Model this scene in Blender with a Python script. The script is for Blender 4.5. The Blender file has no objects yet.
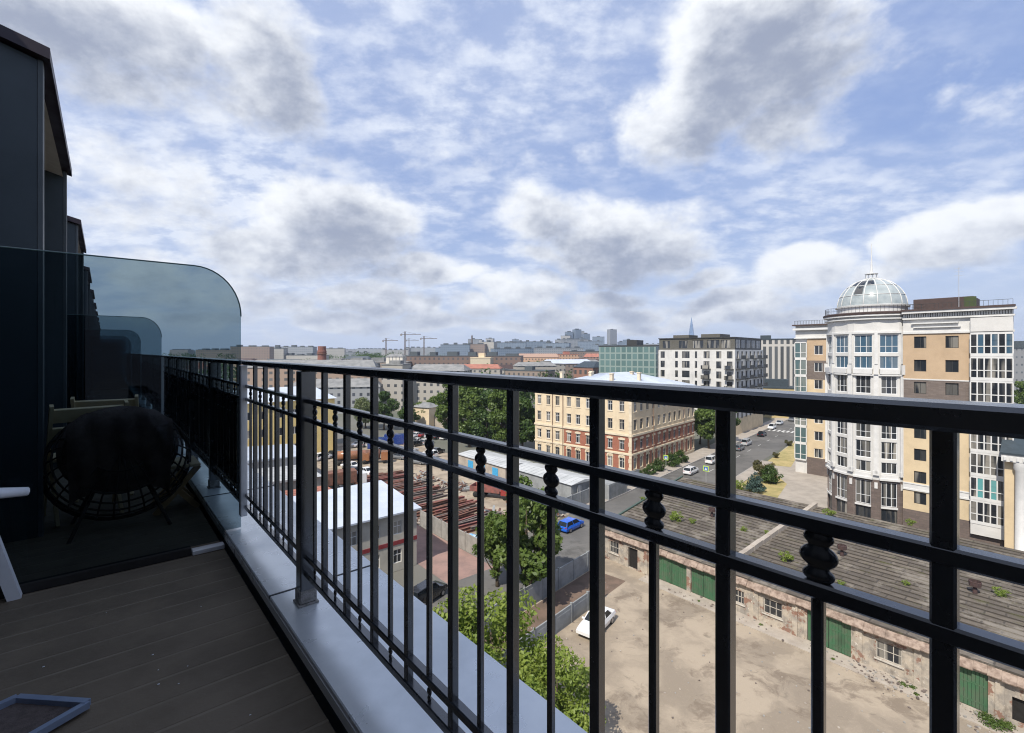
import bpy, math, random
import numpy as np
from mathutils import Vector, Matrix
R = math.radians
rnd = random.Random(7)
S = bpy.context.scene
COL = S.collection

# ------------------------------------------------------------------ camera, sky, sun, exposure
F, CX, HY = 480.0, 512.0, 352.0          # focal length in pixels, centre column, horizon row
cam = bpy.data.objects.new('camera', bpy.data.cameras.new('camera')); COL.objects.link(cam)
cam.location = (0, 0, 0); cam.rotation_euler = (R(90), 0, 0)
cam.data.lens = F/1024*36; cam.data.sensor_width = 36; cam.data.sensor_fit = 'HORIZONTAL'
cam.data.shift_y = -14.5/1024; cam.data.clip_start = 0.05; cam.data.clip_end = 20000
S.camera = cam
S.view_settings.view_transform = 'Standard'; S.view_settings.look = 'None'
S.view_settings.exposure = 0.45; S.cycles.filter_width = 1.1; S.view_settings.gamma = 1; S.view_settings.use_curve_mapping = False
SUN_AZ, SUN_EL = math.atan2(-.58, -.81), R(50)      # azimuth clockwise from +Y
sdir = Vector((math.sin(SUN_AZ)*math.cos(SUN_EL), math.cos(SUN_AZ)*math.cos(SUN_EL), math.sin(SUN_EL)))
sun = bpy.data.objects.new('sun', bpy.data.lights.new('sun', 'SUN')); COL.objects.link(sun)
sun.data.energy = 4.2; sun.data.angle = R(0.5); sun.data.color = (1, .93, .82)
sun.rotation_euler = sdir.to_track_quat('Z', 'Y').to_euler()
SKY_STRENGTH, SKY_GAIN = 0.1, 0.80

class NT:
    """small helper for writing node graphs"""
    def __init__(s, tree): s.t = tree
    def new(s, typ, **kw):
        n = s.t.nodes.new(typ)
        for k, v in kw.items(): setattr(n, k, v)
        return n
    def put(s, sock, v):
        if v is None: return
        if isinstance(v, bpy.types.NodeSocket): s.t.links.new(v, sock)
        else: sock.default_value = v
    def m(s, op, a, b=None, c=None, clamp=False):
        n = s.new('ShaderNodeMath', operation=op, use_clamp=clamp)
        for i, v in enumerate((a, b, c)): s.put(n.inputs[i], v)
        return n.outputs[0]
    def vm(s, op, a, b=None):
        n = s.new('ShaderNodeVectorMath', operation=op)
        s.put(n.inputs[0], a); s.put(n.inputs[1], b)
        return n.outputs['Value'] if op in ('LENGTH', 'DOT_PRODUCT') else n.outputs[0]
    def noise(s, vec, scale, detail=4, rough=.55, dist=0, out='Fac'):
        n = s.new('ShaderNodeTexNoise'); s.put(n.inputs['Vector'], vec)
        n.inputs['Scale'].default_value = scale; n.inputs['Detail'].default_value = detail
        n.inputs['Roughness'].default_value = rough; n.inputs['Distortion'].default_value = dist
        return n.outputs[out]
    def smooth(s, x, a, b, lo=0, hi=1):
        n = s.new('ShaderNodeMapRange', interpolation_type='SMOOTHSTEP'); s.put(n.inputs[0], x)
        for i, v in enumerate((a, b, lo, hi)): s.put(n.inputs[i+1], v)
        return n.outputs[0]
    def mix(s, f, a, b, blend='MIX'):
        n = s.new('ShaderNodeMix', data_type='RGBA', blend_type=blend)
        s.put(n.inputs[0], f); s.put(n.inputs[6], c4(a)); s.put(n.inputs[7], c4(b))
        return n.outputs[2]
def c4(v):
    if isinstance(v, tuple) and len(v) == 3: return (*v, 1)
    return v

def make_world():
    w = bpy.data.worlds.new('World'); S.world = w; w.use_nodes = True
    t = w.node_tree; t.nodes.clear(); k = NT(t)
    # -- node group: how thick the cloud is in a direction
    g = bpy.data.node_groups.new('cloud_density', 'ShaderNodeTree')
    g.interface.new_socket('dir', in_out='INPUT', socket_type='NodeSocketVector')
    g.interface.new_socket('dens', in_out='OUTPUT', socket_type='NodeSocketFloat')
    q = NT(g); gi = q.new('NodeGroupInput'); go = q.new('NodeGroupOutput')
    d = gi.outputs[0]
    sp = q.new('ShaderNodeSeparateXYZ'); g.links.new(d, sp.inputs[0])
    az = q.m('ARCTAN2', sp.outputs[0], sp.outputs[1]); el = q.m('ARCSINE', sp.outputs[2])
    st = q.vm('MULTIPLY', d, (1, 1, 1.55))
    f0 = q.noise(st, 3.0, 3, .5)
    f1 = q.noise(st, 7.0, 9, .60)
    wv = q.noise(st, 5.0, 3, .5, out='Color')
    sw = q.new('ShaderNodeSeparateXYZ'); g.links.new(wv, sw.inputs[0])
    az = q.m('ADD', az, q.m('MULTIPLY_ADD', sw.outputs[0], .16, -.08)); el = q.m('ADD', el, q.m('MULTIPLY_ADD', sw.outputs[1], .10, -.05))
    def ang(px, py):
        X = (px-CX)/F; Z = (HY-py)/F
        return math.atan(X), math.atan(Z/math.sqrt(1+X*X))
    blobs = [(50, 5, 180, 62, .85), (262, 66, 52, 72, .85), (150, 95, 90, 40, .40), (60, 185, 130, 42, .36), (200, 195, 50, 30, .30), (340, 218, 88, 36, 1.2), (265, 252, 60, 26, .8), (425, 272, 52, 18, 1.0), (355, 252, 70, 22, .7),
             (620, 238, 92, 40, 1.1), (560, 215, 50, 24, .6), (755, 55, 105, 85, 1.2), (690, 115, 60, 50, .8), (780, 125, 55, 38, .8), (850, 25, 50, 40, .6),
             (965, 236, 90, 34, 1.25), (1040, 214, 70, 28, 1.0), (805, 270, 55, 24, 1.1), (525, 289, 50, 16, .95), (365, 293, 45, 14, .9), (735, 304, 50, 13, .85), (420, 306, 20, 12, .9),
             (640, 310, 36, 12, .8), (570, 312, 34, 13, .85), (430, 322, 50, 9, .6), (690, 282, 40, 9, .6), (200, 285, 60, 20, .45), (180, 318, 60, 12, .5), (150, 268, 45, 16, .6), (280, 300, 40, 12, .5), (480, 308, 34, 12, .9), (610, 296, 34, 12, .85), (700, 320, 44, 10, .85), (330, 314, 40, 11, .8), (775, 318, 44, 9, .85), (545, 258, 40, 14, .6), (520, 326, 50, 8, .8), (640, 326, 50, 7, .8), (880, 275, 50, 14, .7)]
    acc = None
    for px, py, rx, ry, wt in blobs:
        a0, e0 = ang(px, py); a1, _ = ang(px+rx*.5, py); a2, _ = ang(px-rx*.5, py)
        _, e1 = ang(px, py-ry*.5); _, e2 = ang(px, py+ry*.5)
        ra, re = (a1-a2), (e1-e2)
        dx = q.m('MULTIPLY', q.m('SUBTRACT', az, a0), 1/ra)
        dz = q.m('MULTIPLY', q.m('SUBTRACT', el, e0), 1/re)
        r2 = q.m('ADD', q.m('MULTIPLY', dx, dx), q.m('MULTIPLY', dz, dz))
        v = q.m('MULTIPLY_ADD', r2, -wt*.55, wt*.62)
        acc = v if acc is None else q.m('MAXIMUM', acc, v)
    acc = q.m('MAXIMUM', acc, -.34)
    tot = q.m('ADD', acc, q.m('MULTIPLY_ADD', f1, 1.8, -.9))
    tot = q.m('ADD', tot, q.m('MULTIPLY_ADD', f0, .7, -.35)); tot = q.m('ADD', tot, q.m('MULTIPLY_ADD', q.noise(st, 17, 8, .64), .60, -.30))
    g.links.new(tot, go.inputs[0])
    # -- the sky itself
    tc = k.new('ShaderNodeTexCoord'); dirv = k.vm('NORMALIZE', tc.outputs['Generated'])
    sky = k.new('ShaderNodeTexSky', sky_type='NISHITA', sun_disc=False, sun_elevation=SUN_EL, sun_rotation=SUN_AZ, altitude=20)
    sky.air_density = 1.2; sky.dust_density = 1.2; sky.ozone_density = 1.6
    sp = k.new('ShaderNodeSeparateXYZ'); t.links.new(dirv, sp.inputs[0]); z = k.m('MAXIMUM', sp.outputs[2], 0.0)
    # high thin layer, projected on a plane far up so that it crowds towards the horizon
    inv = k.m('DIVIDE', 1.0, k.m('ADD', z, .22))
    pl = k.new('ShaderNodeCombineXYZ')
    t.links.new(k.m('MULTIPLY', sp.outputs[0], inv), pl.inputs[0]); t.links.new(k.m('MULTIPLY', sp.outputs[1], inv), pl.inputs[1])
    pls = k.vm('MULTIPLY', pl.outputs[0], (1.0, 1.25, 1))
    thin = k.smooth(k.noise(pls, 1.1, 5, .55), .30, .60)
    ripple = k.smooth(k.noise(pls, 6.5, 7, .62), .38, .68)
    left = k.smooth(sp.outputs[0], .25, -.55)
    veil = k.m('MULTIPLY', k.m('MULTIPLY_ADD', ripple, .7, .25), k.m('MULTIPLY_ADD', left, .45, thin), clamp=True)
    veil = k.m('MULTIPLY', k.m('MULTIPLY_ADD', veil, .82, .06), k.smooth(sp.outputs[2], .0, .06))
    C = 1/SKY_STRENGTH*SKY_GAIN
    skyc = k.mix(1.0, sky.outputs[0], (.60*SKY_GAIN, .70*SKY_GAIN, .80*SKY_GAIN), 'MULTIPLY')
    skyc = k.mix(.6, skyc, tuple(C*x for x in (.30, .435, .84)))
    col = k.mix(veil, skyc, tuple(C*x for x in (.79, .845, .955)))
    # pale air towards the horizon
    hz = k.smooth(sp.outputs[2], .24, .0)
    col = k.mix(k.m('MULTIPLY', hz, .70), col, tuple(C*x for x in (.70, .78, .93)))
    # low cumulus: bright rims on the side of the sun, grey bodies
    def dens(v):
        n = k.new('ShaderNodeGroup'); n.node_tree = g; k.put(n.inputs[0], v); return n.outputs[0]
    d0 = dens(dirv)
    d1 = dens(k.vm('NORMALIZE', k.vm('ADD', dirv, (-.022, 0, .035))))
    d2 = dens(k.vm('NORMALIZE', k.vm('ADD', dirv, (-.05, 0, .085))))
    thick = k.m('ADD', k.m('ADD', k.m('MULTIPLY', d0, .25), k.m('MULTIPLY', d1, .40)), k.m('MULTIPLY', d2, .35))
    fine = k.noise(k.vm('MULTIPLY', dirv, (1, 1, 1.5)), 16, 6, .6)
    thick = k.m('ADD', thick, k.m('MULTIPLY_ADD', fine, .9, -.45))
    shade = k.smooth(thick, -.22, .74)
    cover = k.smooth(d0, -.24, .38)
    cl = k.mix(shade, tuple(C*x for x in (.98, 1.0, 1.02)), tuple(C*x for x in (.32, .36, .465)))
    col = k.mix(k.m('MULTIPLY', cover, .92), col, cl)
    bg = k.new('ShaderNodeBackground'); t.links.new(col, bg.inputs[0]); bg.inputs[1].default_value = SKY_STRENGTH
    out = k.new('ShaderNodeOutputWorld'); t.links.new(bg.outputs[0], out.inputs[0])
make_world()

# ------------------------------------------------------------------ frames
H = 24.5                                   # eye above the street
PHI = R(40.3)                              # the balcony runs this far left of the view
cph, sph = math.cos(PHI), math.sin(PHI)
def uv(u, v):                              # along the balcony, out from it -> world x, y
    return (v*cph-u*sph, v*sph+u*cph)
E = (.663, .749); NN = (.749, -.663)       # along the street, across it
def en(e, n): return (E[0]*e+NN[0]*n, E[1]*e+NN[1]*n)
def gnd(px, py, z=-H):                     # the place on level z seen at a photo pixel
    y = -z*F/(py-HY); return ((px-CX)/F*y, y)
def u_at(px, v):
    t = (px-CX)/F; y = v/(cph*t+sph); return y*(cph-sph*t)
A_U = math.atan2(-cph, sph)                # facades running along the balcony: local x to the right, y inwards
A_V = PHI                                  # facades running out from the balcony
A_L = math.atan2(-.677, .736); A_E = math.atan2(.749, .663)

# ------------------------------------------------------------------ mesh helpers
class MB:
    def __init__(s): s.v, s.f, s.mi = [], [], []
    def add(s, vs, fs, mi=0):
        o = len(s.v); s.v += [tuple(p) for p in vs]
        for f in fs: s.f.append(tuple(i+o for i in f)); s.mi.append(mi)
        return s
    def box(s, x0, x1, y0, y1, z0, z1, mi=0):
        return s.add([(x0,y0,z0),(x1,y0,z0),(x1,y1,z0),(x0,y1,z0),(x0,y0,z1),(x1,y0,z1),(x1,y1,z1),(x0,y1,z1)],
              [(3,2,1,0),(4,5,6,7),(0,1,5,4),(1,2,6,5),(2,3,7,6),(3,0,4,7)], mi)
    def bbox(s, x0, x1, y0, y1, z0, z1, b, mi=0):      # chamfered box
        vs, idx = [], {}
        X, Y, Z = (x0, x1), (y0, y1), (z0, z1)
        for i in (0, 1):
            for j in (0, 1):
                for k in (0, 1):
                    sx, sy, sz = (b, -b)[i], (b, -b)[j], (b, -b)[k]
                    for a, p in enumerate(((X[i], Y[j]+sy, Z[k]+sz), (X[i]+sx, Y[j], Z[k]+sz), (X[i]+sx, Y[j]+sy, Z[k]))):
                        idx[i, j, k, a] = len(vs); vs.append(p)
        fs = []
        q = lambda *t: fs.append(tuple(idx[a] for a in t))
        q((0,0,0,0),(0,0,1,0),(0,1,1,0),(0,1,0,0)); q((1,0,0,0),(1,1,0,0),(1,1,1,0),(1,0,1,0))
        q((0,0,0,1),(1,0,0,1),(1,0,1,1),(0,0,1,1)); q((0,1,0,1),(0,1,1,1),(1,1,1,1),(1,1,0,1))
        q((0,0,0,2),(0,1,0,2),(1,1,0,2),(1,0,0,2)); q((0,0,1,2),(1,0,1,2),(1,1,1,2),(0,1,1,2))
        for i in (0, 1):
            for j in (0, 1):
                q((i,j,0,0),(i,j,0,1),(i,j,1,1),(i,j,1,0))
                q((i,0,j,0),(i,0,j,2),(i,1,j,2),(i,1,j,0)); q((0,i,j,1),(0,i,j,2),(1,i,j,2),(1,i,j,1))
        for i in (0, 1):
            for j in (0, 1):
                for k in (0, 1): q((i,j,k,0),(i,j,k,1),(i,j,k,2))
        return s.add(vs, fs, mi)
    def prism(s, poly, z0, z1, mi=0):                   # poly in x, y (z0/z1 numbers or lists)
        n = len(poly)
        a = z0 if isinstance(z0, (list, tuple)) else [z0]*n
        b = z1 if isinstance(z1, (list, tuple)) else [z1]*n
        vs = [(p[0], p[1], a[i]) for i, p in enumerate(poly)]+[(p[0], p[1], b[i]) for i, p in enumerate(poly)]
        return s.add(vs, [tuple(range(n-1, -1, -1)), tuple(range(n, 2*n))]+[(i, (i+1) % n, n+(i+1) % n, n+i) for i in range(n)], mi)
    def side(s, poly, x0, x1, mi=0):                    # poly in y, z swept along x
        n = len(poly)
        vs = [(x0, *p) for p in poly]+[(x1, *p) for p in poly]
        return s.add(vs, [tuple(range(n-1, -1, -1)), tuple(range(n, 2*n))]+[(i, (i+1) % n, n+(i+1) % n, n+i) for i in range(n)], mi)
    def tube(s, pts, r, n=8, mi=0, cap=True):
        rs = r if isinstance(r, (list, tuple)) else [r]*len(pts)
        P = [Vector(p) for p in pts]; vs, fs = [], []
        ref = None
        for i, p in enumerate(P):
            d = (P[min(i+1, len(P)-1)]-P[max(i-1, 0)]).normalized()
            if ref is None: ref = d.orthogonal().normalized()
            ref = (ref-d*ref.dot(d)).normalized(); b = d.cross(ref)
            for k in range(n):
                a = 2*math.pi*k/n; vs.append(p+ref*(math.cos(a)*rs[i])+b*(math.sin(a)*rs[i]))
        for i in range(len(P)-1):
            for k in range(n): fs.append((i*n+k, i*n+(k+1) % n, (i+1)*n+(k+1) % n, (i+1)*n+k))
        if cap: fs += [tuple(range(n-1, -1, -1)), tuple(range((len(P)-1)*n, len(P)*n))]
        return s.add(vs, fs, mi)
    def lathe(s, prof, n=16, c=(0, 0, 0), mi=0, a0=0, a1=2*math.pi):
        full = abs(a1-a0-2*math.pi) < 1e-6; m = n if full else n+1
        vs = [(c[0]+r*math.cos(a0+(a1-a0)*k/n), c[1]+r*math.sin(a0+(a1-a0)*k/n), c[2]+z) for r, z in prof for k in range(m)]
        fs = []
        for i in range(len(prof)-1):
            for k in range(n):
                k2 = (k+1) % m; fs.append((i*m+k, i*m+k2, (i+1)*m+k2, (i+1)*m+k))
        return s.add(vs, fs, mi)
    def beam(s, p, q, w, h, mi=0):                       # square bar between two points
        p, q = Vector(p), Vector(q); d = (q-p).normalized()
        up = Vector((0, 0, 1)) if abs(d.z) < .95 else Vector((1, 0, 0))
        a = d.cross(up).normalized()*w/2; b = a.cross(d).normalized()*h/2
        vs = [p-a-b, p+a-b, p+a+b, p-a+b, q-a-b, q+a-b, q+a+b, q-a+b]
        return s.add(vs, [(3,2,1,0),(4,5,6,7),(0,1,5,4),(1,2,6,5),(2,3,7,6),(3,0,4,7)], mi)
    def mesh(s, name, mats, smooth=False):
        me = bpy.data.meshes.new(name); me.from_pydata(s.v, [], s.f)
        for m in (mats if isinstance(mats, (list, tuple)) else [mats]): me.materials.append(m)
        if any(s.mi): me.polygons.foreach_set('material_index', s.mi)
        if smooth: me.polygons.foreach_set('use_smooth', [True]*len(s.f))
        me.update(); return me
    def build(s, name, mats, parent=None, smooth=False, loc=(0, 0, 0), rotz=0, rot=None):
        return put(name, s.mesh(name, mats, smooth), parent, loc, rotz, rot)
def put(name, me, parent=None, loc=(0, 0, 0), rotz=0, rot=None):
    o = bpy.data.objects.new(name, me); COL.objects.link(o)
    o.location = loc; o.rotation_euler = rot if rot else (0, 0, rotz)
    if parent: o.parent = parent
    return o
def tag(o, label, cat, group=None):
    o['label'] = label; o['category'] = cat
    if group: o['group'] = group
    return o
def thing(name, label, cat, loc=(0, 0, 0), rotz=0, group=None):
    return tag(put(name, None, None, loc, rotz), label, cat, group)
def struct(o, kind='structure'): o['kind'] = kind; return o
def dup(o, loc=None, rotz=None, label=None, parent=None, scale=None):
    c = o.copy(); COL.objects.link(c)
    if parent: c.parent = parent
    for ch in list(o.children): dup(ch, parent=c)
    if loc: c.location = loc
    if rotz is not None: c.rotation_euler = (0, 0, rotz)
    if label: c['label'] = label
    if scale: c.scale = scale
    return c

# ------------------------------------------------------------------ materials
def mat(name, col, rough=.8, col2=None, ns=3.0, metal=0, bump=0, bs=None, spec=.5, dirt=0, sheet=None):
    m = bpy.data.materials.new(name); m.use_nodes = True
    k = NT(m.node_tree); b = m.node_tree.nodes['Principled BSDF']
    b.inputs['Roughness'].default_value = rough; b.inputs['Metallic'].default_value = metal
    b.inputs['Specular IOR Level'].default_value = spec
    tc = k.new('ShaderNodeTexCoord'); v = tc.outputs['Object']
    c2 = col2 or tuple(x*.82 for x in col)
    f = k.smooth(k.noise(v, ns, 6, .62), .34, .68)
    out = k.mix(f, col, c2)
    if dirt:
        d = k.smooth(k.noise(k.vm('MULTIPLY', v, (1, 1, .35)), ns*.37+.11, 7, .68), .5, .78)
        out = k.mix(k.m('MULTIPLY', d, dirt), out, tuple(x*.45 for x in col))
    k.put(b.inputs['Base Color'], out)
    r = k.m('MULTIPLY_ADD', f, .16, rough-.08, clamp=True); k.put(b.inputs['Roughness'], r)
    if bump:
        n = k.new('ShaderNodeBump'); n.inputs['Strength'].default_value = bump; n.inputs['Distance'].default_value = .02
        k.put(n.inputs['Height'], k.noise(v, bs or ns*6, 5, .6)); k.put(b.inputs['Normal'], n.outputs[0])
    return m
def brick_mat(name, c1, c2, mortar, bw=.26, bh=.085, ms=.012, rough=.85, swap=False, off=.5, noise=.25):
    """courses over vertical walls: uses (x+y, z) of the object, or (x, y) when swap"""
    m = bpy.data.materials.new(name); m.use_nodes = True
    k = NT(m.node_tree); b = m.node_tree.nodes['Principled BSDF']; b.inputs['Roughness'].default_value = rough
    tc = k.new('ShaderNodeTexCoord'); sp = k.new('ShaderNodeSeparateXYZ'); k.put(sp.inputs[0], tc.outputs['Object'])
    cb = k.new('ShaderNodeCombineXYZ')
    if swap: k.put(cb.inputs[0], sp.outputs[0]); k.put(cb.inputs[1], sp.outputs[1])
    else: k.put(cb.inputs[0], k.m('ADD', sp.outputs[0], sp.outputs[1])); k.put(cb.inputs[1], sp.outputs[2])
    t = k.new('ShaderNodeTexBrick'); t.offset = off; k.put(t.inputs['Vector'], cb.outputs[0])
    for n_, v in (('Color1', c4(c1)), ('Color2', c4(c2)), ('Mortar', c4(mortar)), ('Scale', 1), ('Mortar Size', ms), ('Brick Width', bw), ('Row Height', bh), ('Mortar Smooth', .1)):
        t.inputs[n_].default_value = v
    nz = k.noise(tc.outputs['Object'], 1.3, 7, .65)
    col = k.mix(k.m('MULTIPLY', k.smooth(nz, .35, .75), noise), t.outputs[0], tuple(x*.4 for x in c1))
    if swap:
        n2 = k.noise(tc.outputs['Object'], .35, 8, .7); n3 = k.noise(k.vm('MULTIPLY', tc.outputs['Object'], (.6, 2.2, 1)), .8, 8, .72)
        col = k.mix(k.m('MULTIPLY', k.smooth(n2, .50, .62), .6), col, (.25, .225, .19)); col = k.mix(k.m('MULTIPLY', k.smooth(n3, .55, .66), .75), col, (.085, .085, .035))
    k.put(b.inputs['Base Color'], col)
    n = k.new('ShaderNodeBump'); n.inputs['Strength'].default_value = .5; n.inputs['Distance'].default_value = .02
    k.put(n.inputs['Height'], t.outputs['Fac']); n.invert = True; k.put(b.inputs['Normal'], n.outputs[0])
    return m
def glass_mat(name, tint, rough=.04, var=.5):
    """window glass with a dim room or curtain behind it; differs from window to window"""
    m = bpy.data.materials.new(name); m.use_nodes = True
    k = NT(m.node_tree); b = m.node_tree.nodes['Principled BSDF']
    b.inputs['Roughness'].default_value = rough; b.inputs['IOR'].default_value = 1.6
    oi = k.new('ShaderNodeObjectInfo'); tc = k.new('ShaderNodeTexCoord')
    vv = k.vm('ADD', k.vm('MULTIPLY', tc.outputs['Object'], (1.5, 1.5, .12)), k.vm('MULTIPLY', oi.outputs['Location'], (1.7, 1.3, 2.1)))
    f = k.noise(vv, 1.0, 1, .4); f2 = k.m('MULTIPLY', oi.outputs['Random'], var)
    c = k.mix(k.m('MULTIPLY', k.smooth(f, .46, .56), f2), tint, (.34, .32, .28))
    k.put(b.inputs['Base Color'], c)
    return m
def grid_mat(name, wall, glass, bw, bh, ms, wall2=None, rough=.6, var=1.7):
    m = brick_mat(name, glass, tuple(x*var+.01 for x in glass), wall, bw, bh, ms, rough, off=0, noise=.0)
    return m

M = {}
M['rail'] = mat('black_painted_steel', (.026, .029, .034), .24, (.031, .034, .040), 5, bump=.012, bs=40, spec=1.0)
M['rail'].node_tree.nodes['Principled BSDF'].inputs['Coat Weight'].default_value = .35; M['rail'].node_tree.nodes['Principled BSDF'].inputs['Coat Roughness'].default_value = .16
M['zinc'] = mat('galvanised_sheet', (.68, .71, .73), .30, (.55, .585, .61), 2.2, metal=.45, bump=.015, bs=3, dirt=.5)
M['zinc_dark'] = mat('dark_seam', (.05, .055, .06), .7)  # dark joints between the coping sheets
M['grout'] = mat('grout', (.16, .15, .14), .95, (.3, .29, .28), 30, bump=.6)
M['decking'] = mat('composite_decking', (.135, .106, .072), .78, (.098, .078, .054), 2.5, bump=.18, bs=60, dirt=.3)
M['deck_joint'] = mat('deck_joint', (.18, .148, .108), .85)
M['slate'] = mat('dark_cladding', (.036, .052, .064), .55, (.029, .042, .052), 1.5, bump=.05)
M['slate2'] = mat('grey_cladding', (.075, .09, .10), .6, (.055, .068, .076), 1.5)
M['plum'] = mat('dark_plum_flashing', (.020, .011, .022), .5)
M['soffit'] = mat('pale_soffit', (.62, .62, .60), .8)
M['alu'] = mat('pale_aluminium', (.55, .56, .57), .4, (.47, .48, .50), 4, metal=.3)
M['white_plastic'] = mat('white_plastic', (.72, .74, .78), .45, (.62, .65, .70), 3)
M['wood_pale'] = mat('pale_wood', (.72, .56, .33), .6, (.62, .47, .26), 6, bump=.1)
M['wood_brown'] = mat('brown_wood', (.42, .26, .11), .65, (.30, .18, .08), 8)
M['wicker'] = mat('black_wicker', (.012, .010, .010), .7, (.03, .02, .015), 20)
M['blanket'] = mat('dark_blanket', (.085, .06, .05), .95, (.045, .03, .028), 6, bump=.4, bs=30)
M['blue_alu'] = mat('blue_aluminium', (.27, .33, .45), .35, (.20, .25, .36), 5, metal=.4)
M['brown_mat'] = mat('brown_mesh', (.10, .078, .07), .9, (.07, .055, .05), 40, bump=.4, bs=200)
M['asphalt'] = None
M['town'] = mat('town_ground', (.14, .135, .12), .95, (.09, .10, .07), .02)
M['pave'] = mat('paving', (.36, .32, .275), .92, (.29, .26, .225), .5, bump=.15, dirt=.25)
M['kerb'] = mat('kerb_stone', (.35, .33, .31), .9)
M['concrete'] = mat('concrete', (.31, .295, .27), .92, (.22, .21, .195), .9, bump=.25, dirt=.5)
M['concrete_pale'] = mat('pale_concrete', (.40, .355, .30), .92, (.30, .26, .22), .7, bump=.25, dirt=.4)
def ground_mat(name, a, b, c, sc):
    m = bpy.data.materials.new(name); m.use_nodes = True; k = NT(m.node_tree); bs = m.node_tree.nodes['Principled BSDF']; bs.inputs['Roughness'].default_value = .96
    v = k.new('ShaderNodeTexCoord').outputs['Object']
    wv = k.vm('ADD', v, k.vm('MULTIPLY', k.noise(v, sc*2, 3, out='Color'), (3, 3, 0)))
    o = k.mix(k.smooth(k.noise(wv, sc, 7, .62), .40, .60), a, b)
    o = k.mix(k.m('MULTIPLY', k.smooth(k.noise(k.vm('ADD', wv, (31, 7, 0)), sc*1.7, 8, .68), .52, .64), .75), o, c)
    o = k.mix(k.m('MULTIPLY', k.smooth(k.noise(k.vm('MULTIPLY', wv, (.5, 1.6, 1)), sc*5, 6, .7), .58, .70), .5), o, tuple(x*.55 for x in b))
    o = k.mix(k.m('MULTIPLY', k.smooth(k.noise(v, 6, 4, .8), .56, .74), .45), o, tuple(min(.6, x*1.35) for x in a))
    k.put(bs.inputs['Base Color'], o)
    n = k.new('ShaderNodeBump'); n.inputs['Strength'].default_value = .5; n.inputs['Distance'].default_value = .05; k.put(n.inputs['Height'], k.noise(v, 2.5, 8, .7)); k.put(bs.inputs['Normal'], n.outputs[0]); return m
M['asphalt'] = ground_mat('asphalt', (.135, .13, .122), (.10, .097, .092), (.07, .068, .064), .11)
M['sand'] = ground_mat('sandy_yard', (.35, .29, .218), (.24, .198, .15), (.155, .12, .088), .2)
M['dirt'] = mat('brown_dirt', (.17, .115, .085), .97, (.11, .08, .06), .7, bump=.4)
M['drygrass'] = mat('dry_grass', (.42, .33, .15), .97, (.26, .23, .09), .55, bump=.5)
M['greengrass'] = mat('green_grass', (.10, .14, .04), .97, (.20, .19, .07), .8, bump=.5)
M['whiteline'] = mat('white_line', (.62, .62, .60), .8, (.45, .45, .43), 3)
M['rust'] = mat('rusty_steel', (.20, .085, .055), .85, (.10, .055, .042), 1.5)
M['rust2'] = mat('red_primed_steel', (.25, .085, .07), .8, (.15, .065, .055), 1.5)
M['rust3'] = mat('brown_grey_steel', (.16, .13, .115), .85, (.10, .08, .07), 1.5)
M['eave'] = mat('rusty_eave', (.33, .255, .205), .9, (.17, .122, .095), 2.6, bump=.7, dirt=.9)
M['green_gate'] = mat('green_gate', (.04, .125, .06), .7, (.075, .115, .07), 2.2, bump=.15, dirt=.8)
M['old_wood'] = mat('old_white_wood', (.5, .47, .42), .85, (.36, .33, .29), 4)
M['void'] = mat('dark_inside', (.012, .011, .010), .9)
M['vent'] = mat('rusty_vent', (.075, .042, .038), .8, (.04, .026, .026), 4)
M['tan'] = mat('tan_render', (.47, .345, .225), .85, (.41, .30, .195), .5, dirt=.3)
M['buff'] = mat('buff_render', (.60, .48, .31), .85, (.52, .415, .27), .5, dirt=.3)
M['white'] = mat('white_render', (.60, .59, .565), .75, (.51, .505, .49), .5, dirt=.4)
M['white_trim'] = mat('white_trim', (.63, .625, .61), .6, (.55, .55, .54), 1.2, dirt=.3)
M['stone'] = brick_mat('brown_stone', (.155, .12, .105), (.115, .09, .08), (.09, .075, .068), .75, .3, .012)
M['stone2'] = brick_mat('grey_brick', (.19, .155, .135), (.15, .12, .105), (.13, .11, .10), .5, .15, .01)
M['brown_roof'] = mat('brown_roof', (.05, .03, .026), .7, (.07, .045, .04), 2)
M['plant_net'] = mat('green_net', (.04, .06, .022), .9, (.06, .08, .028), 5)
M['cream'] = mat('cream_render', (.64, .53, .37), .88, (.56, .455, .315), .5, bump=.06, dirt=.25)
M['cream_trim'] = mat('cream_trim', (.66, .57, .43), .85, (.55, .47, .35), 1, dirt=.2)
M['redbrick'] = brick_mat('red_brick', (.36, .115, .065), (.28, .09, .055), (.33, .20, .14), .27, .085, .012)
M['roof_metal'] = mat('pale_metal_roof', (.55, .60, .68), .5, (.46, .51, .59), .3, metal=.15, dirt=.15)
M['win_dark'] = glass_mat('window_glass', (.02, .024, .03), .04, .9)
M['win_blue'] = glass_mat('window_glass_blue', (.05, .10, .15), .03, .35)
M['win_teal'] = glass_mat('window_glass_teal', (.07, .12, .125), .05, .8)
M['win_aqua'] = glass_mat('window_glass_aqua', (.10, .30, .31), .05, .3)
M['pvc'] = mat('white_pvc', (.75, .76, .77), .5, (.68, .69, .70), 2)
M['darkframe'] = mat('dark_frame', (.035, .035, .034), .5)
M['pipe'] = mat('downpipe', (.25, .16, .11), .6)
M['bark'] = mat('bark', (.10, .075, .05), .95, (.06, .045, .03), 4, bump=.6)
M['tyre'] = mat('tyre', (.015, .015, .015), .9)
M['rim'] = mat('wheel_rim', (.45, .45, .46), .35, metal=.7)
M['carglass'] = mat('car_glass', (.012, .016, .02), .05)
M['lamp_white'] = mat('headlight', (.75, .77, .8), .15)
M['lamp_red'] = mat('tail_light', (.4, .02, .02), .25)
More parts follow.
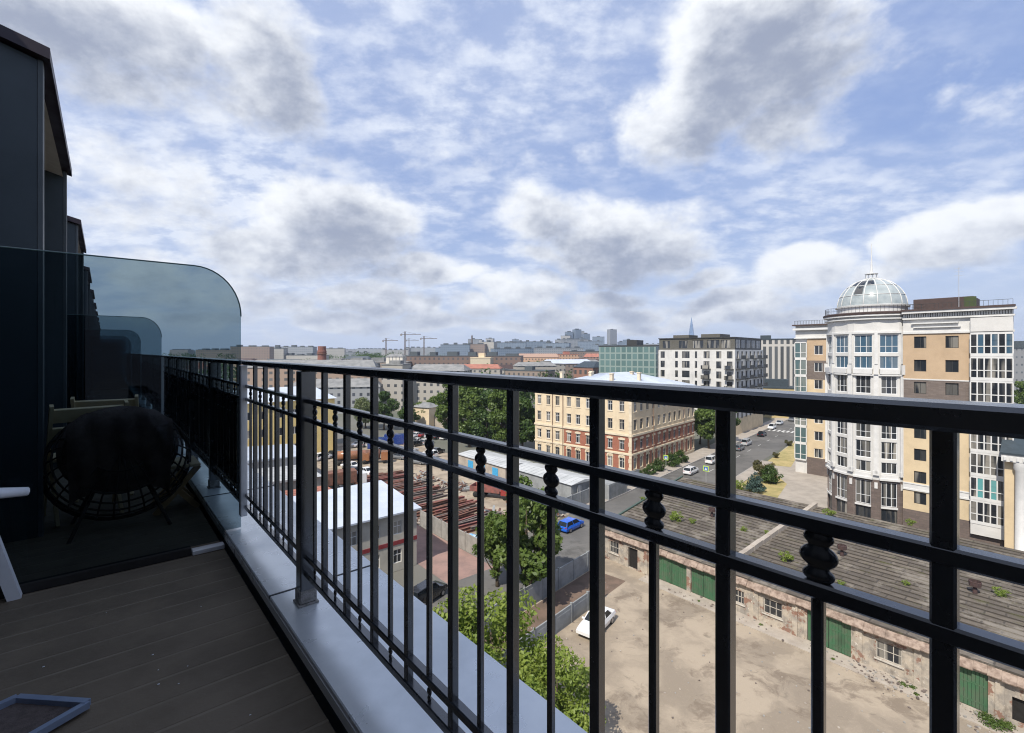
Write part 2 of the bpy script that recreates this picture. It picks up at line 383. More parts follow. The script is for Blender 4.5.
def paint(name, c):
    m = mat(name, c, .25, tuple(x*.92 for x in c), 2)
    m.node_tree.nodes['Principled BSDF'].inputs['Coat Weight'].default_value = .6
    return m
for n_, c_ in (('car_white', (.72, .73, .74)), ('car_blue', (.01, .12, .62)), ('car_black', (.012, .012, .014)), ('car_grey', (.16, .17, .18)), ('car_silver', (.45, .47, .49)), ('car_red', (.26, .03, .028)),
               ('truck_orange', (.30, .13, .06)), ('box_blue', (.02, .05, .22)), ('cab_blue', (.06, .32, .62))):
    M[n_] = paint(n_, c_)
def leaf_mat(name, a, b, c):
    m = bpy.data.materials.new(name); m.use_nodes = True; t = m.node_tree; k = NT(t)
    t.nodes.remove(t.nodes['Principled BSDF']); out = t.nodes['Material Output']
    g = k.new('ShaderNodeNewGeometry'); tc = k.new('ShaderNodeTexCoord')
    f = k.smooth(k.noise(tc.outputs['Object'], .42, 4, .55), .36, .62)
    col = k.mix(k.m('MULTIPLY_ADD', g.outputs['Random Per Island'], .6, .2), k.mix(f, a, b), k.mix(f, b, c))
    d = k.new('ShaderNodeBsdfDiffuse'); tr = k.new('ShaderNodeBsdfTranslucent'); gl = k.new('ShaderNodeBsdfGlossy')
    k.put(d.inputs[0], col); k.put(tr.inputs[0], k.mix(1, col, (1.0, 1.15, .55), 'MULTIPLY')); gl.inputs['Roughness'].default_value = .45; gl.inputs[0].default_value = (.6, .65, .6, 1)
    m1 = k.new('ShaderNodeMixShader'); m1.inputs[0].default_value = .35; t.links.new(d.outputs[0], m1.inputs[1]); t.links.new(tr.outputs[0], m1.inputs[2])
    m2 = k.new('ShaderNodeMixShader'); m2.inputs[0].default_value = .03; t.links.new(m1.outputs[0], m2.inputs[1]); t.links.new(gl.outputs[0], m2.inputs[2])
    t.links.new(m2.outputs[0], out.inputs[0]); return m
M['leaf'] = leaf_mat('green_leaves', (.065, .105, .022), (.095, .15, .032), (.15, .20, .05))
M['leaf_dark'] = leaf_mat('dark_leaves', (.035, .068, .018), (.055, .10, .024), (.085, .135, .034))
M['leaf_lime'] = leaf_mat('lime_leaves', (.13, .19, .03), (.20, .27, .05), (.28, .33, .08))
M['leaf_pale'] = leaf_mat('willow_leaves', (.12, .15, .07), (.16, .19, .09), (.20, .22, .11))
M['leaf_brown'] = leaf_mat('olive_leaves', (.07, .07, .03), (.10, .09, .035), (.12, .12, .04))
M['needles'] = leaf_mat('blue_needles', (.05, .09, .085), (.07, .12, .11), (.10, .15, .14))

# ------------------------------------------------------------------ the ground
def sheet(name, poly, z, m, kind='structure'):
    mb = MB(); mb.add([(p[0], p[1], z) for p in poly], [tuple(range(len(poly)))])
    # keep the face upward
    o = mb.build(name, m)
    if o.data.polygons[0].normal.z < 0: o.data.flip_normals()
    return struct(o, kind)
GZ = -H
FAR = 3300
sheet('ground', [(-FAR, -200), (FAR, -200), (FAR, FAR), (-FAR, FAR)], GZ-.03, M['town'])
def strip(name, e0, e1, n0, n1, z, m): return sheet(name, [en(e0, n0), en(e1, n0), en(e1, n1), en(e0, n1)], z, m)
strip('street', -30, 420, -40.3, -29.5, GZ, M['asphalt'])
def slab_strip(name, e0, e1, n0, n1, m, h=.13):
    return struct(MB().prism([en(e0, n1), en(e1, n1), en(e1, n0), en(e0, n0)], GZ-.02, GZ+h).build(name, m))
slab_strip('pavement', 62, 230, -44.6, -40.5, M['pave'])
slab_strip('kerb', 62, 230, -40.5, -40.3, M['kerb'], .15)
slab_strip('kerb', 62, 118, -29.5, -29.3, M['kerb'], .15)
slab_strip('pavement', 62, 118, -29.3, -27.2, M['pave'])
for e0 in range(100, 230, 9): strip('road_marking', e0, e0+3, -35.0, -34.88, GZ+.006, M['whiteline'])
for q_ in range(8): strip('road_marking', 165, 168.5, -39.6+q_*1.25, -39.0+q_*1.25, GZ+.006, M['whiteline'])
# side street crossing beyond the plaza
sheet('side_street', [en(168, -29.5), en(182, -29.5), en(182, 120), en(168, 120)], GZ+.002, M['asphalt'])
# courtyard between our house and the garages
sheet('courtyard', [uv(36.8, 45.4), uv(33.2, 20), uv(32, 2), uv(-30, 2), uv(-30, 45.4)], GZ, M['sand'])
struct(MB().prism([uv(-26, 45.4), uv(-26, 43.7), uv(30.6, 43.7), uv(30.6, 45.4)][::-1], GZ-.02, GZ+.08).build('garage_apron_pavement', M['concrete_pale']))
strip('planting_bed_ground', 12, 46.5, -29.1, -24.9, GZ+.008, M['dirt'])
# sandy steel yard, brick path, plaza and lawns
sheet('yard', [uv(47, 34), uv(128, 34), uv(128, 66), uv(66, 60), uv(50, 56)], GZ, M['sand'])
sheet('path', [uv(43, 27.6), uv(43, 33.8), uv(62, 33.8), uv(62, 27.6)], GZ+.003, mat('red_paving', (.30, .19, .16), .9, (.22, .15, .13), .6, dirt=.3))
sheet('yard_apron', [uv(60, -2), uv(128, -2), uv(128, 34), uv(60, 34)], GZ-.004, M['concrete'])
plaza = [gnd(*p) for p in ((733, 489), (760, 468), (800, 436), (822, 430), (850, 470), (870, 520), (870, 545), (760, 525))]
sheet('plaza', plaza, GZ+.004, M['pave'])
sheet('lawn', [gnd(*p) for p in ((737, 500), (736, 486), (757, 470), (768, 468), (787, 484), (776, 500), (775, 512))], GZ+.012, M['drygrass'])
sheet('lawn', [gnd(*p) for p in ((765, 463), (790, 445), (797, 441), (800, 452), (791, 467), (778, 466))], GZ+.012, M['drygrass'])

# ------------------------------------------------------------------ our house and its balcony (local x out from the wall, y along it)
DZ = -1.24                                   # deck level
def loc_uv(name, label, cat): return thing(name, label, cat, (0, 0, 0), PHI)
house = loc_uv('apartment_house', 'dark clad top floor of our house behind the balcony, with a row of gabled fins', 'building')
UA, UB = -14, 62
b = MB(); b.box(-14, -1.5, UA, UB, GZ, -1.6); b.box(-1.5, 1.02, UA, UB, GZ, -1.62); b.build('wall', M['slate2'], house)
b = MB(); b.box(-2.3, -1.5, UA, UB, -1.6, 3.3); b.build('cladding', M['slate'], house)  # unseen upper wall, carried higher to keep the sun off the fins
b = MB(); b.side([(0, 0)], 0, 0) if False else None
b = MB(); b.add([(-1.45, UA, 3.3), (-1.45, UB, 3.3), (-3.4, UB, 4.7), (-3.4, UA, 4.7), (-14, UB, 4.9), (-14, UA, 4.9), (-14, UB, 2.25), (-14, UA, 2.25)],
      [(0, 1, 2, 3), (3, 2, 4, 5), (5, 4, 6, 7), (7, 6, 1, 0), (0, 3, 5, 7), (1, 6, 4, 2)]); b.build('roof', M['slate'], house)  # unseen roof shaped so the house shades the whole balcony
for sy in range(-2, 10):
    u0 = 4.5+sy*5.46
    if u0 < -10: continue
    d = MB()
    top0, top1 = 2.28, 1.955               # falls towards the outer edge
    for a in (u0, u0+2.6):
        d.side([(0, 0)], 0, 0) if False else None
        P = [(-1.5, DZ-.2), (-.345, DZ-.2), (-.345, top1), (-1.5, top0)]
        d.add([(p[0], a, p[1]) for p in P]+[(p[0], a+.1, p[1]) for p in P], [(0, 1, 2, 3), (7, 6, 5, 4), (1, 5, 6, 2), (0, 4, 5, 1), (3, 2, 6, 7), (0, 3, 7, 4)])
    fin = d.build('fin', M['slate'], house)
    for a in (u0-.004, u0+2.6-.004): MB().box(-.343, -.318, a, a+.108, DZ-.2, top1+.0).build('edge_strip', M['slate2'], fin)
    s_ = MB(); s_.add([(-1.5, u0+.1, top0-.06), (-.345, u0+.1, top1-.06), (-.345, u0+2.6, top1-.06), (-1.5, u0+2.6, top0-.06)], [(0, 1, 2, 3), (3, 2, 1, 0)][:1])
    s_.build('soffit', M['soffit'], fin)
    r_ = MB()
    P = [(-1.6, top0+.005), (-.28, top1-.0), (-.28, top1+.075), (-1.6, top0+.09)]
    r_.add([(p[0], u0-.06, p[1]) for p in P]+[(p[0], u0+2.76, p[1]) for p in P], [(0, 1, 2, 3), (7, 6, 5, 4), (1, 5, 6, 2), (0, 4, 5, 1), (3, 2, 6, 7), (0, 3, 7, 4)])
    r_.build('fin_roof', M['plum'], fin)
    pn = MB(); pn.box(-1.495, -1.45, u0+.3, u0+2.4, DZ+.05, 1.75); pn.build('window', M['win_dark'], house)
# parapet and its sheet metal coping
b = MB(); b.box(.60, 1.085, UA, UB, -1.62, -1.165); b.build('parapet', M['slate2'], house)
b = MB()
seams = [2.44+2.0*i for i in range(-6, 24)]
for i in range(len(seams)-1):
    a, c = seams[i]+.004, seams[i+1]-.004
    b.bbox(.585, 1.105, a, c, -1.163, -1.14+.0006*(i % 3), .004)
    b.bbox(1.09, 1.107, a, c, -1.25, -1.158, .003); b.bbox(.583, .597, a, c, -1.2, -1.158, .003)
cop = b.build('parapet_coping', M['zinc'], house)
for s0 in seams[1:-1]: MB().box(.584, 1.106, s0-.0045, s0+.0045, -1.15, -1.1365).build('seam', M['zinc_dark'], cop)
# deck boards
b = MB(); g = MB()
k0 = 1.943-.153*30
for i in range(0, 240):
    a = k0+.153*i
    b.bbox(-1.5, .575, a+.006, a+.147, DZ-.024, DZ, .003)
    g.box(-1.5, .575, a-.0065, a+.0065, DZ-.02, DZ-.0015)
dk = struct(b.build('deck_floor', M['decking'], None, rotz=PHI)); struct(g.build('deck_joint_floor', M['deck_joint'], None, rotz=PHI))
b = MB()
for i in range(16):
    x_, y_ = rnd.uniform(-.4, .55), rnd.uniform(1.5, 3.3); s_ = rnd.uniform(.002, .005)
    b.bbox(x_, x_+s_*1.6, y_, y_+s_, DZ+.001, DZ+.001+s_*.5, s_*.2)
struct(b.build('debris', M['white_plastic'], None, rotz=PHI), 'stuff')

# railings
SP, U0 = .2427, .0945
def lobes(r, h, n=14):                        # three-lobed turned ornament
    prof = []
    for t in np.linspace(0, 1, 25):
        z = t*h
        if t < .28: rr = r*.84*math.sqrt(max(0, 1-((t-.13)/.17)**2))
        elif t < .74: rr = r*math.sqrt(max(0, 1-((t-.50)/.25)**2))
        else: rr = r*.80*math.sqrt(max(0, 1-((t-.87)/.17)**2))
        prof.append((max(rr, r*.55), z))
    return MB().lathe([(0.0005, 0)]+prof+[(0.0005, h)], n)
orn_me = lobes(.0195, .0595).mesh('ornament', M['rail'], True)
orn_lo = lobes(.0095, .0525, 8).mesh('small_ornament', M['rail'], True)
def bar_me(w, z0, z1, name): return MB().bbox(-w/2, w/2, -w/2, w/2, z0, z1, .0025).mesh(name, M['rail'])
main_me = bar_me(.0225, -1.012, -.082, 'baluster'); thin_me = bar_me(.0145, -.92, -.31, 'thin_baluster')
def railing(label, ua, ub, posts, screen=None, sub=1):
    r = loc_uv('railing', label, 'railing')
    MB().bbox(.67, .73, ua, ub, -.084, -.054, .005).build('top_rail', M['rail'], r)
    for z in (-.21, -.294): MB().bbox(.688, .712, ua, ub, z-.021, z, .003).build('middle_rail', M['rail'], r)
    MB().bbox(.687, .713, ua, ub, -.936, -.912, .003).build('lower_rail', M['rail'], r)
    MB().bbox(.685, .715, ua, ub, -1.012, -.986, .003).build('bottom_rail', M['rail'], r)
    k = math.ceil((ua-U0)/SP)
    while U0+k*SP < ub:
        u = U0+k*SP
        if k in posts:
            p = MB(); p.bbox(.666, .734, u-.034, u+.034, -1.142, -.085, .004); p.build('post', M['rail'], r)
            c = MB(); c.bbox(.655, .745, u-.045, u+.045, -1.139, -1.131, .003); c.bbox(.662, .738, u-.038, u+.038, -1.131, -1.07, .006); c.build('post_foot', M['grout'], r)
        else: put('baluster', main_me, r, (.70, u, 0))
        um = u+SP/2
        if um < ub-.04:
            put('thin_baluster', thin_me, r, (.70, um, 0))
            put('ornament', orn_me, r, (.70, um, -.2945)).scale = (.46, 1.16, 1.07)
            put('small_ornament', orn_lo, r, (.70, um, -.9865)).scale = (.6, 1.1, 1)
        k += 1
    return r
railing('near black steel railing along our own balcony, running to the pale post', -1.9, 3.47, {9, -5})
r2 = railing('black steel railing beyond the first tinted screen, backed by a dark panel', 3.57, 9.17, {14, 19, 24, 29, 33})
MB().bbox(.715, .719, 3.6, 9.1, -.98, -.30, .0015).build('privacy_panel', M['void'], r2)
r3 = railing('farthest black railing, seen through the second tinted screen', 9.27, 26.0, {38, 45, 52, 59, 66, 73, 80, 87, 94, 101})
MB().bbox(.715, .719, 9.3, 25.9, -.98, -.30, .0015).build('privacy_panel', M['void'], r3)

def tinted():
    m = bpy.data.materials.new('tinted_glass'); m.use_nodes = True; t = m.node_tree; k = NT(t)
    t.nodes.remove(t.nodes['Principled BSDF'])
    tr = k.new('ShaderNodeBsdfTransparent'); tr.inputs[0].default_value = (.27, .35, .385, 1)
    gl = k.new('ShaderNodeBsdfGlossy'); gl.inputs['Roughness'].default_value = .015; gl.inputs[0].default_value = (.2, .22, .25, 1)
    fr = k.new('ShaderNodeFresnel'); fr.inputs[0].default_value = 1.45
    mx = k.new('ShaderNodeMixShader'); t.links.new(fr.outputs[0], mx.inputs[0]); t.links.new(tr.outputs[0], mx.inputs[1]); t.links.new(gl.outputs[0], mx.inputs[2])
    t.links.new(mx.outputs[0], t.nodes['Material Output'].inputs[0]); return m
M['tint'] = tinted()
def divider(u, label, post=True):
    r = loc_uv('glass_divider', label, 'glass screen')
    zt, zb, xr, rc = .53, DZ+.05, .672, .30
    # rounded free corner
    pts = [(-1.45, zb), (.58, zb), (.58, -1.134), (xr, -1.134), (xr, zt-rc)]
    for i in range(1, 13):
        a = math.pi/2*i/12; pts.append((xr-rc*.85+rc*.85*math.cos(a), zt-rc+rc*math.sin(a)))
    pts += [(-1.45, zt)]
    n = len(pts); b = MB()
    b.add([(p[0], u, p[1]) for p in pts], [tuple(range(n))])
    pane = b.build('glass_pane', M['tint'], r)
    e = MB(); e.tube([(p[0], u, p[1]) for p in pts[4:]], .004, 6); e.build('polished_edge', mat('glass_edge', (.10, .16, .16), .15), pane)
    if post:
        c = MB(); c.bbox(.664, .704, u-.03, u+.026, -1.06, -.085, .004); c.build('edge_profile', M['alu'], r)
    MB().bbox(-1.45, .40, u-.02, u+.03, DZ+.002, zb, .003).build('floor_shadow_strip', M['void'], r); MB().bbox(.405, .575, u-.03, u+.03, DZ+.002, DZ+.03, .003).build('pale_strip', M['alu'], r)  # black strip stands in for the shadow at the screen's foot; short pale strip beside it
    return r
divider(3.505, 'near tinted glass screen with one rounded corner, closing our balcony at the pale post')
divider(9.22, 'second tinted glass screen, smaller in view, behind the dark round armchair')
dvl = []
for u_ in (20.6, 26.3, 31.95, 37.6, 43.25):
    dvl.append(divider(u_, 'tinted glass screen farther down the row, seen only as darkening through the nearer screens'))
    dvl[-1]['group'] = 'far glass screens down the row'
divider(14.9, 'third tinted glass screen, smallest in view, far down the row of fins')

# furniture on the balcony
ch = thing('wicker_armchair', 'round dark wicker armchair with blanket, behind the near glass screen', 'armchair', (*uv(4.5, .09), DZ), PHI)
def bowl(t, a):                                # t 0 centre .. 1 rim ; opens away from us and up
    rr = .43*math.sin(t*math.pi*.48); zz = .38-.38*math.cos(t*math.pi*.48)
    return rr*math.cos(a), zz, rr*math.sin(a)
def bpt(t, a):
    x, dpt, z = bowl(t, a); y = dpt-.2
    ca, sa = math.cos(R(-30)), math.sin(R(-30))
    return (x*1.0, y*ca-z*sa, .50+(y*sa+z*ca)*.98)
w = MB()
for i in range(30): w.tube([bpt(t, 2*math.pi*i/30) for t in np.linspace(.1, 1, 8)], .006, 5)
for t in (.3, .55, .68, .8, .9, 1.0): w.tube([bpt(t, 2*math.pi*i/40) for i in range(41)], .014 if t == 1 else .007, 6)
w.build('wicker_shell', M['wicker'], ch, True)
c = MB(); n_ = 24
vs = [bpt(t*.62, 2*math.pi*i/n_) for t in np.linspace(.02, 1, 7) for i in range(n_)]
vs = [(p[0], p[1]+.035, p[2]+.02) for p in vs]
c.add(vs, [(j*n_+i, j*n_+(i+1) % n_, (j+1)*n_+(i+1) % n_, (j+1)*n_+i) for j in range(6) for i in range(n_)])
c.build('cushion', M['blanket'], ch, True)
for sx in (-1, 1):
    for sy in (-1, 1): MB().tube([(sx*.14, -.02+sy*.1, .30), (sx*.27, -.04+sy*.24, .0)], .011, 6).build('leg', M['wicker'], ch)
bl = MB(); nx, ny = 22, 16
def blk(i, j):
    x = -.27+.54*i/nx; t = j/ny
    s_ = 1.12*t
    if s_ < .55: p = (x, -.12-.10*math.sin(t*3), .30+s_)
    else:
        q = (s_-.55)/.57; p = (x, -.17+.42*q, .85+.05*math.sin(q*3.1)-.25*q)
    wv = .014*math.sin(i*1.3+j*.4)+.01*math.sin(i*.5+j*.9)
    return (p[0]*(1+.12*t), p[1]+wv-.05, p[2]+wv*.5-.16*(abs(x)/.27)**3*.6)
bl.add([blk(i, j) for j in range(ny+1) for i in range(nx+1)], [(j*(nx+1)+i, j*(nx+1)+i+1, (j+1)*(nx+1)+i+1, (j+1)*(nx+1)+i) for j in range(ny) for i in range(nx)])
tag(bl.build('blanket', M['blanket'], None, True, loc=(*uv(4.5, .09), DZ), rotz=PHI), 'dark brown blanket draped over the back of the round wicker armchair', 'blanket')

def fold_chair(label, u, v, rz):
    r = thing('folding_chair', label, 'chair', (*uv(u, v), DZ), PHI+rz, 'pale wooden folding chairs')
    for sx in (-1, 1):
        MB().beam((sx*.21, .20, 0), (sx*.21, -.20, .86), .022, .04).build('back_leg', M['wood_pale'], r)
        MB().beam((sx*.18, -.22, 0), (sx*.18, .18, .46), .022, .04).build('front_leg', M['wood_pale'], r)
    for z in (.78, .64):
        o = MB().bbox(-.215, .215, -.012, .012, -.055, .055, .003).build('back_slat', M['wood_pale'], r, loc=(0, -.165+(.80-z)*.45, z)); o.rotation_euler = (R(25), 0, 0)
    for i in range(5): MB().bbox(-.2, .2, -.16+i*.07, -.10+i*.07, .45, .468, .002).build('seat_slat', M['wood_pale'], r)
    return r
fold_chair('pale wooden folding chair showing to the left of the round armchair', 4.92, -.115, R(10))
fold_chair('pale wooden folding chair mostly hidden behind the top of the round armchair', 5.55, .03, R(-8))
st = thing('wooden_stool', 'small wooden cross legged stool beside the parapet and armchair', 'stool', (*uv(4.68, .43), DZ), PHI)
for i in range(4): MB().bbox(-.15+i*.076, -.08+i*.076, -.19, .19, .34, .36, .003).build('seat_slat', M['wood_pale'], st)
for sy in (-.15, .15):
    MB().beam((-.14, sy, 0), (.14, sy, .34), .03, .04).build('leg', M['wood_brown'], st); MB().beam((.14, sy+.032, 0), (-.14, sy+.032, .34), .03, .04).build('leg', M['wood_brown'], st)
wc = thing('garden_chair', 'white garden chair cut by the frame, only armrest end and front leg seen', 'chair', (*uv(3.40, -.345), DZ), PHI)
MB().beam((.0, .06, 0), (-.11, -.02, .50), .045, .05).build('leg', M['white_plastic'], wc)
a = MB(); a.tube([(-.62, -.24, .50), (-.3, -.10, .545), (-.08, .0, .555), (.045, .06, .53)], [.026, .028, .028, .022], 8); a.build('armrest', M['white_plastic'], wc, True)
MB().beam((-.55, .06, 0), (-.6, -.02, .50), .045, .05).build('leg', M['white_plastic'], wc)
MB().beam((-.03, -.45, 0), (-.06, -.40, .50), .045, .05).build('leg', M['white_plastic'], wc)
MB().bbox(-.60, -.12, -.42, .04, .36, .39, .01).build('seat', M['white_plastic'], wc)
MB().bbox(-.66, -.62, -.42, .04, .36, .85, .01).build('backrest', M['white_plastic'], wc)
sc = thing('screen_frame', 'blue metal framed insect screen with brown mesh lying flat on the deck', 'screen', (0, 0, 0), PHI)
P4 = [(-.045, 2.215), (-.235, 2.41), (-.60, 2.27), (-.38, 2.03)]
zz = DZ+.012
ms = MB(); ms.prism(P4[::-1], zz, zz+.004); ms.build('mesh_panel', M['brown_mat'], sc)
fr = MB()
for i in range(4): fr.beam((*P4[i], zz+.012), (*P4[(i+1) % 4], zz+.010), .022, .022)
fr.build('frame', M['blue_alu'], sc)

# ------------------------------------------------------------------ windows and facades
_wc = {}
def win_meshes(w, h, cols, rows, frame, glass, ft=.06, split=None):
    key = (round(w, 2), round(h, 2), cols, str(rows), frame, glass)
    if key not in _wc:
        f = MB(); d = .05
        f.box(-w/2, w/2, 0, d, 0, ft); f.box(-w/2, w/2, 0, d, h-ft, h)
        f.box(-w/2, -w/2+ft, .001, d, ft, h-ft); f.box(w/2-ft, w/2, .001, d, ft, h-ft)
        for i in range(1, cols): x = -w/2+w*i/cols; f.box(x-ft*.42, x+ft*.42, .004, d, ft, h-ft)
        for r_ in rows: z = h*r_; f.box(-w/2+ft, w/2-ft, .007, d, z-ft*.42, z+ft*.42)
        g_ = MB(); g_.box(-w/2+.01, w/2-.01, .032, .042, .01, h-.01)
        _wc[key] = (f.mesh('window', M[frame]), g_.mesh('pane', M[glass]))
    return _wc[key]
def window(parent, x, y, z, w, h, cols=2, rows=(), frame='pvc', glass='win_dark', rz=0, name='window'):
    f, g_ = win_meshes(w, h, cols, rows, frame, glass)
    o = put(name, f, parent, (x, y, z), rz); put('pane', g_, o); return o
def facade(mb, W0, W1, Z0, Z1, openings, zone=lambda x, z: 0, cuts_x=(), cuts_z=(), depth=.18, y=0):
    """a wall in the x-z plane, real openings with reveals; openings are (x0, x1, z0, z1)"""
    xs = sorted({W0, W1, *cuts_x, *[o[0] for o in openings], *[o[1] for o in openings]})
    zs = sorted({Z0, Z1, *cuts_z, *[o[2] for o in openings], *[o[3] for o in openings]})
    for i in range(len(xs)-1):
        for j in range(len(zs)-1):
            cx, cz = (xs[i]+xs[i+1])/2, (zs[j]+zs[j+1])/2
            if any(o[0] < cx < o[1] and o[2] < cz < o[3] for o in openings): continue
            mb.add([(xs[i], y, zs[j]), (xs[i+1], y, zs[j]), (xs[i+1], y, zs[j+1]), (xs[i], y, zs[j+1])], [(0, 1, 2, 3)], zone(cx, cz))
    for a, c, e, f in openings:
        mi = zone((a+c)/2, (e+f)/2); y2 = y+depth
        mb.add([(a, y, e), (c, y, e), (c, y, f), (a, y, f), (a, y2, e), (c, y2, e), (c, y2, f), (a, y2, f)], [(0, 4, 5, 1), (1, 5, 6, 2), (2, 6, 7, 3), (3, 7, 4, 0)], mi)

# ------------------------------------------------------------------ garages along the courtyard
GV = 45.4
gar = thing('garage_row', 'long low row of old garages with green gates and a grey felt roof', 'garage', (*uv(37.0, GV), GZ), A_U)
gx = lambda px: 37.0-u_at(px, GV)             # photo column -> place along the front
GL = 62.0
ops, kinds = [], []
def op(px0, px1, z0, z1, kind): ops.append((gx(px0), gx(px1), z0, z1)); kinds.append(kind)
op(609.5, 618.5, .95, 2.3, 'w'); op(628, 637.5, .06, 2.35, 'd')
op(657, 686.5, .06, 2.62, 'g'); op(691, 716, .06, 2.62, 'g')
op(734.5, 744, .9, 2.1, 'w'); op(763.5, 782, .98, 2.32, 'w')
op(807, 851, .06, 2.66, 'g'); op(876, 902, .95, 2.3, 'w'); op(932, 988, .06, 2.66, 'g'); op(1012, 1032, .3, 1.9, 'h')
x_ = gx(1050)
for _ in range(4): ops.append((x_, x_+3.0, .06, 2.66)); kinds.append('g'); x_ += 4.6
plaster = bpy.data.materials.new('peeling_plaster'); plaster.use_nodes = True
k = NT(plaster.node_tree); bs_ = plaster.node_tree.nodes['Principled BSDF']; bs_.inputs['Roughness'].default_value = .92
tc = k.new('ShaderNodeTexCoord'); ob = tc.outputs['Object']
base = k.mix(k.smooth(k.noise(ob, 1.1, 7, .65), .4, .62), (.43, .375, .305), (.27, .245, .215))
brk = k.mix(k.noise(ob, 9, 3), (.27, .14, .095), (.20, .13, .10))
base = k.mix(k.smooth(k.noise(k.vm('ADD', ob, (7, 3, 1)), .9, 7, .7), .53, .58), base, brk)
base = k.mix(k.smooth(k.noise(ob, 3.1, 6, .7), .58, .68), base, (.60, .56, .50))
base = k.mix(k.m('MULTIPLY', k.smooth(k.noise(k.vm('MULTIPLY', ob, (1, 1, .4)), 1.7, 7, .7), .50, .68), .6), base, (.12, .10, .085))
k.put(bs_.inputs['Base Color'], base)
bmp = k.new('ShaderNodeBump'); bmp.inputs['Strength'].default_value = .5; bmp.inputs['Distance'].default_value = .04; k.put(bmp.inputs['Height'], k.noise(ob, 5, 6, .7)); k.put(bs_.inputs['Normal'], bmp.outputs[0])
w = MB(); facade(w, 0, GL, 0, 2.95, ops, depth=.25)
# other walls: left end runs along the street
vb = 70-GV
def lx(v): return 37.0-(30.3+.1425*v)/.9905
w.add([(0, 0, 0), (lx(70), vb, 0), (lx(70), vb, 4.6), (0, 0, 3.4)], [(0, 3, 2, 1)]); w.add([(GL, 0, 0), (GL, vb, 0), (GL, vb, 4.6), (GL, 0, 3.4)], [(0, 1, 2, 3)])
w.add([(lx(70), vb, 0), (GL, vb, 0), (GL, vb, 4.6), (lx(70), vb, 4.6)], [(0, 3, 2, 1)])
for px in (646, 689, 724, 756, 795, 859, 918, 1000):
    x_ = gx(px); w.box(x_-.22, x_+.22, -.10, -.002, .08, 2.84)
w.build('wall', plaster, gar)
for o_, kd in zip(ops, kinds):
    if kd in 'dh': MB().box(o_[0]-.05, o_[1]+.05, .27, .3, o_[2]-.05, o_[3]+.05).build('doorway', M['void'], gar)
for o_, kd in zip(ops, kinds):
    w_, h_ = o_[1]-o_[0], o_[3]-o_[2]; cx = (o_[0]+o_[1])/2
    if kd == 'w':
        window(gar, cx, .10, o_[2], w_, h_, 3, (.52,), 'old_wood', 'win_dark')
        MB().bbox(o_[0]-.12, o_[1]+.12, -.12, .0, o_[2]-.1, o_[2]-.003, .01).build('sill', M['old_wood'], gar)
    if kd == 'g':
        gt = None
        for s_ in (0, 1):
            g_ = MB(); n = 7; a, c = o_[0]+s_*w_/2+.02, o_[0]+(s_+1)*w_/2-.02
            for i in range(n):
                x0 = a+(c-a)*i/n; g_.bbox(x0+.006, x0+(c-a)/n-.006, .10+.004*(i % 2), .14, .10, o_[3]-.03, .004)
            for z in (.5, 1.7): g_.box(a+.02, c-.02, .085, .099, z, z+.11)
            lf = g_.build('gate_leaf', M['green_gate'], gar)
            MB().bbox(a+.2 if s_ else c-.24, a+.24 if s_ else c-.2, .055, .085, 1.0, 1.22, .004).build('handle', M['rust3'], lf)
        MB().box(o_[0], o_[1], .16, .2, .05, o_[3]).build('gate_backing', M['void'], gar)
roofm = brick_mat('felt_roof', (.15, .125, .098), (.095, .08, .066), (.058, .05, .042), 2.3, .82, .06, .95, swap=True, noise=.7)
SL = (4.6-3.42)/(vb+.1)
rz = lambda y: 3.42+SL*(y+.1)
b = MB(); rows = 30
for i in range(rows):                          # lapped felt courses, each a little lower at its front edge
    y0, y1 = .0+vb*i/rows, .0+vb*(i+1)/rows
    xa, xb = lx(GV+y0)-.02, lx(GV+y1)-.02
    b.add([(xa, y0, rz(y0)+.085), (GL, y0, rz(y0)+.085), (GL, y1+.02, rz(y1)), (xb, y1+.02, rz(y1)), (xa, y0, rz(y0)-.1), (GL, y0, rz(y0)-.1)], [(0, 1, 2, 3), (4, 5, 1, 0)])
roof = b.build('roof', roofm, gar)
b = MB()
n = 90
for i in range(n):                             # patched rusty sheets along the front eave
    x0, x1 = GL*i/n, GL*(i+1)/n-.01
    j0, j1 = rnd.uniform(-.07, .07), rnd.uniform(-.05, .06)
    b.add([(x0, -.42+j0, 2.93+j1), (x1, -.42+j0, 2.93+j1), (x1, .12, rz(0)+.075+j1*.3), (x0, .12, rz(0)+.075+j1*.3), (x0, -.40+j0, 2.86+j1), (x1, -.40+j0, 2.86+j1), (x1, 0, 3.2), (x0, 0, 3.2)], [(0, 1, 2, 3), (7, 6, 5, 4), (0, 4, 5, 1), (1, 5, 6, 2), (0, 3, 7, 4)])
b.build('eave', M['eave'], roof)
MB().bbox(0, GL, -.001, .2, 2.94, 3.3, .01).build('wall_plate', M['old_wood'], gar)
fx = 37-22.1
b = MB(); b.add([], [])
for i in range(12):
    y0, y1 = .3+vb*i/12.2, .3+vb*(i+1)/12.2-.03; j = rnd.uniform(-.05, .05)
    x0 = fx-.28+.02*i; b.prism([(x0, y0), (x0+.5, y0), (x0+.5, y1), (x0, y1)], [rz(y0)-.1, rz(y0)-.1, rz(y1)-.1, rz(y1)-.1], [rz(y0)+.5+j, rz(y0)+.5+j, rz(y1)+.5+j, rz(y1)+.5+j])
b.build('fire_wall', M['concrete_pale'], roof)
b = MB(); p0, p1 = (lx(GV+.2), .2), (lx(70), vb)
b.beam((*p0, rz(.2)+.05), (*p1, rz(vb)+.05), .22, .4); b.build('end_parapet', mat('green_flashing', (.06, .10, .08), .6), roof)
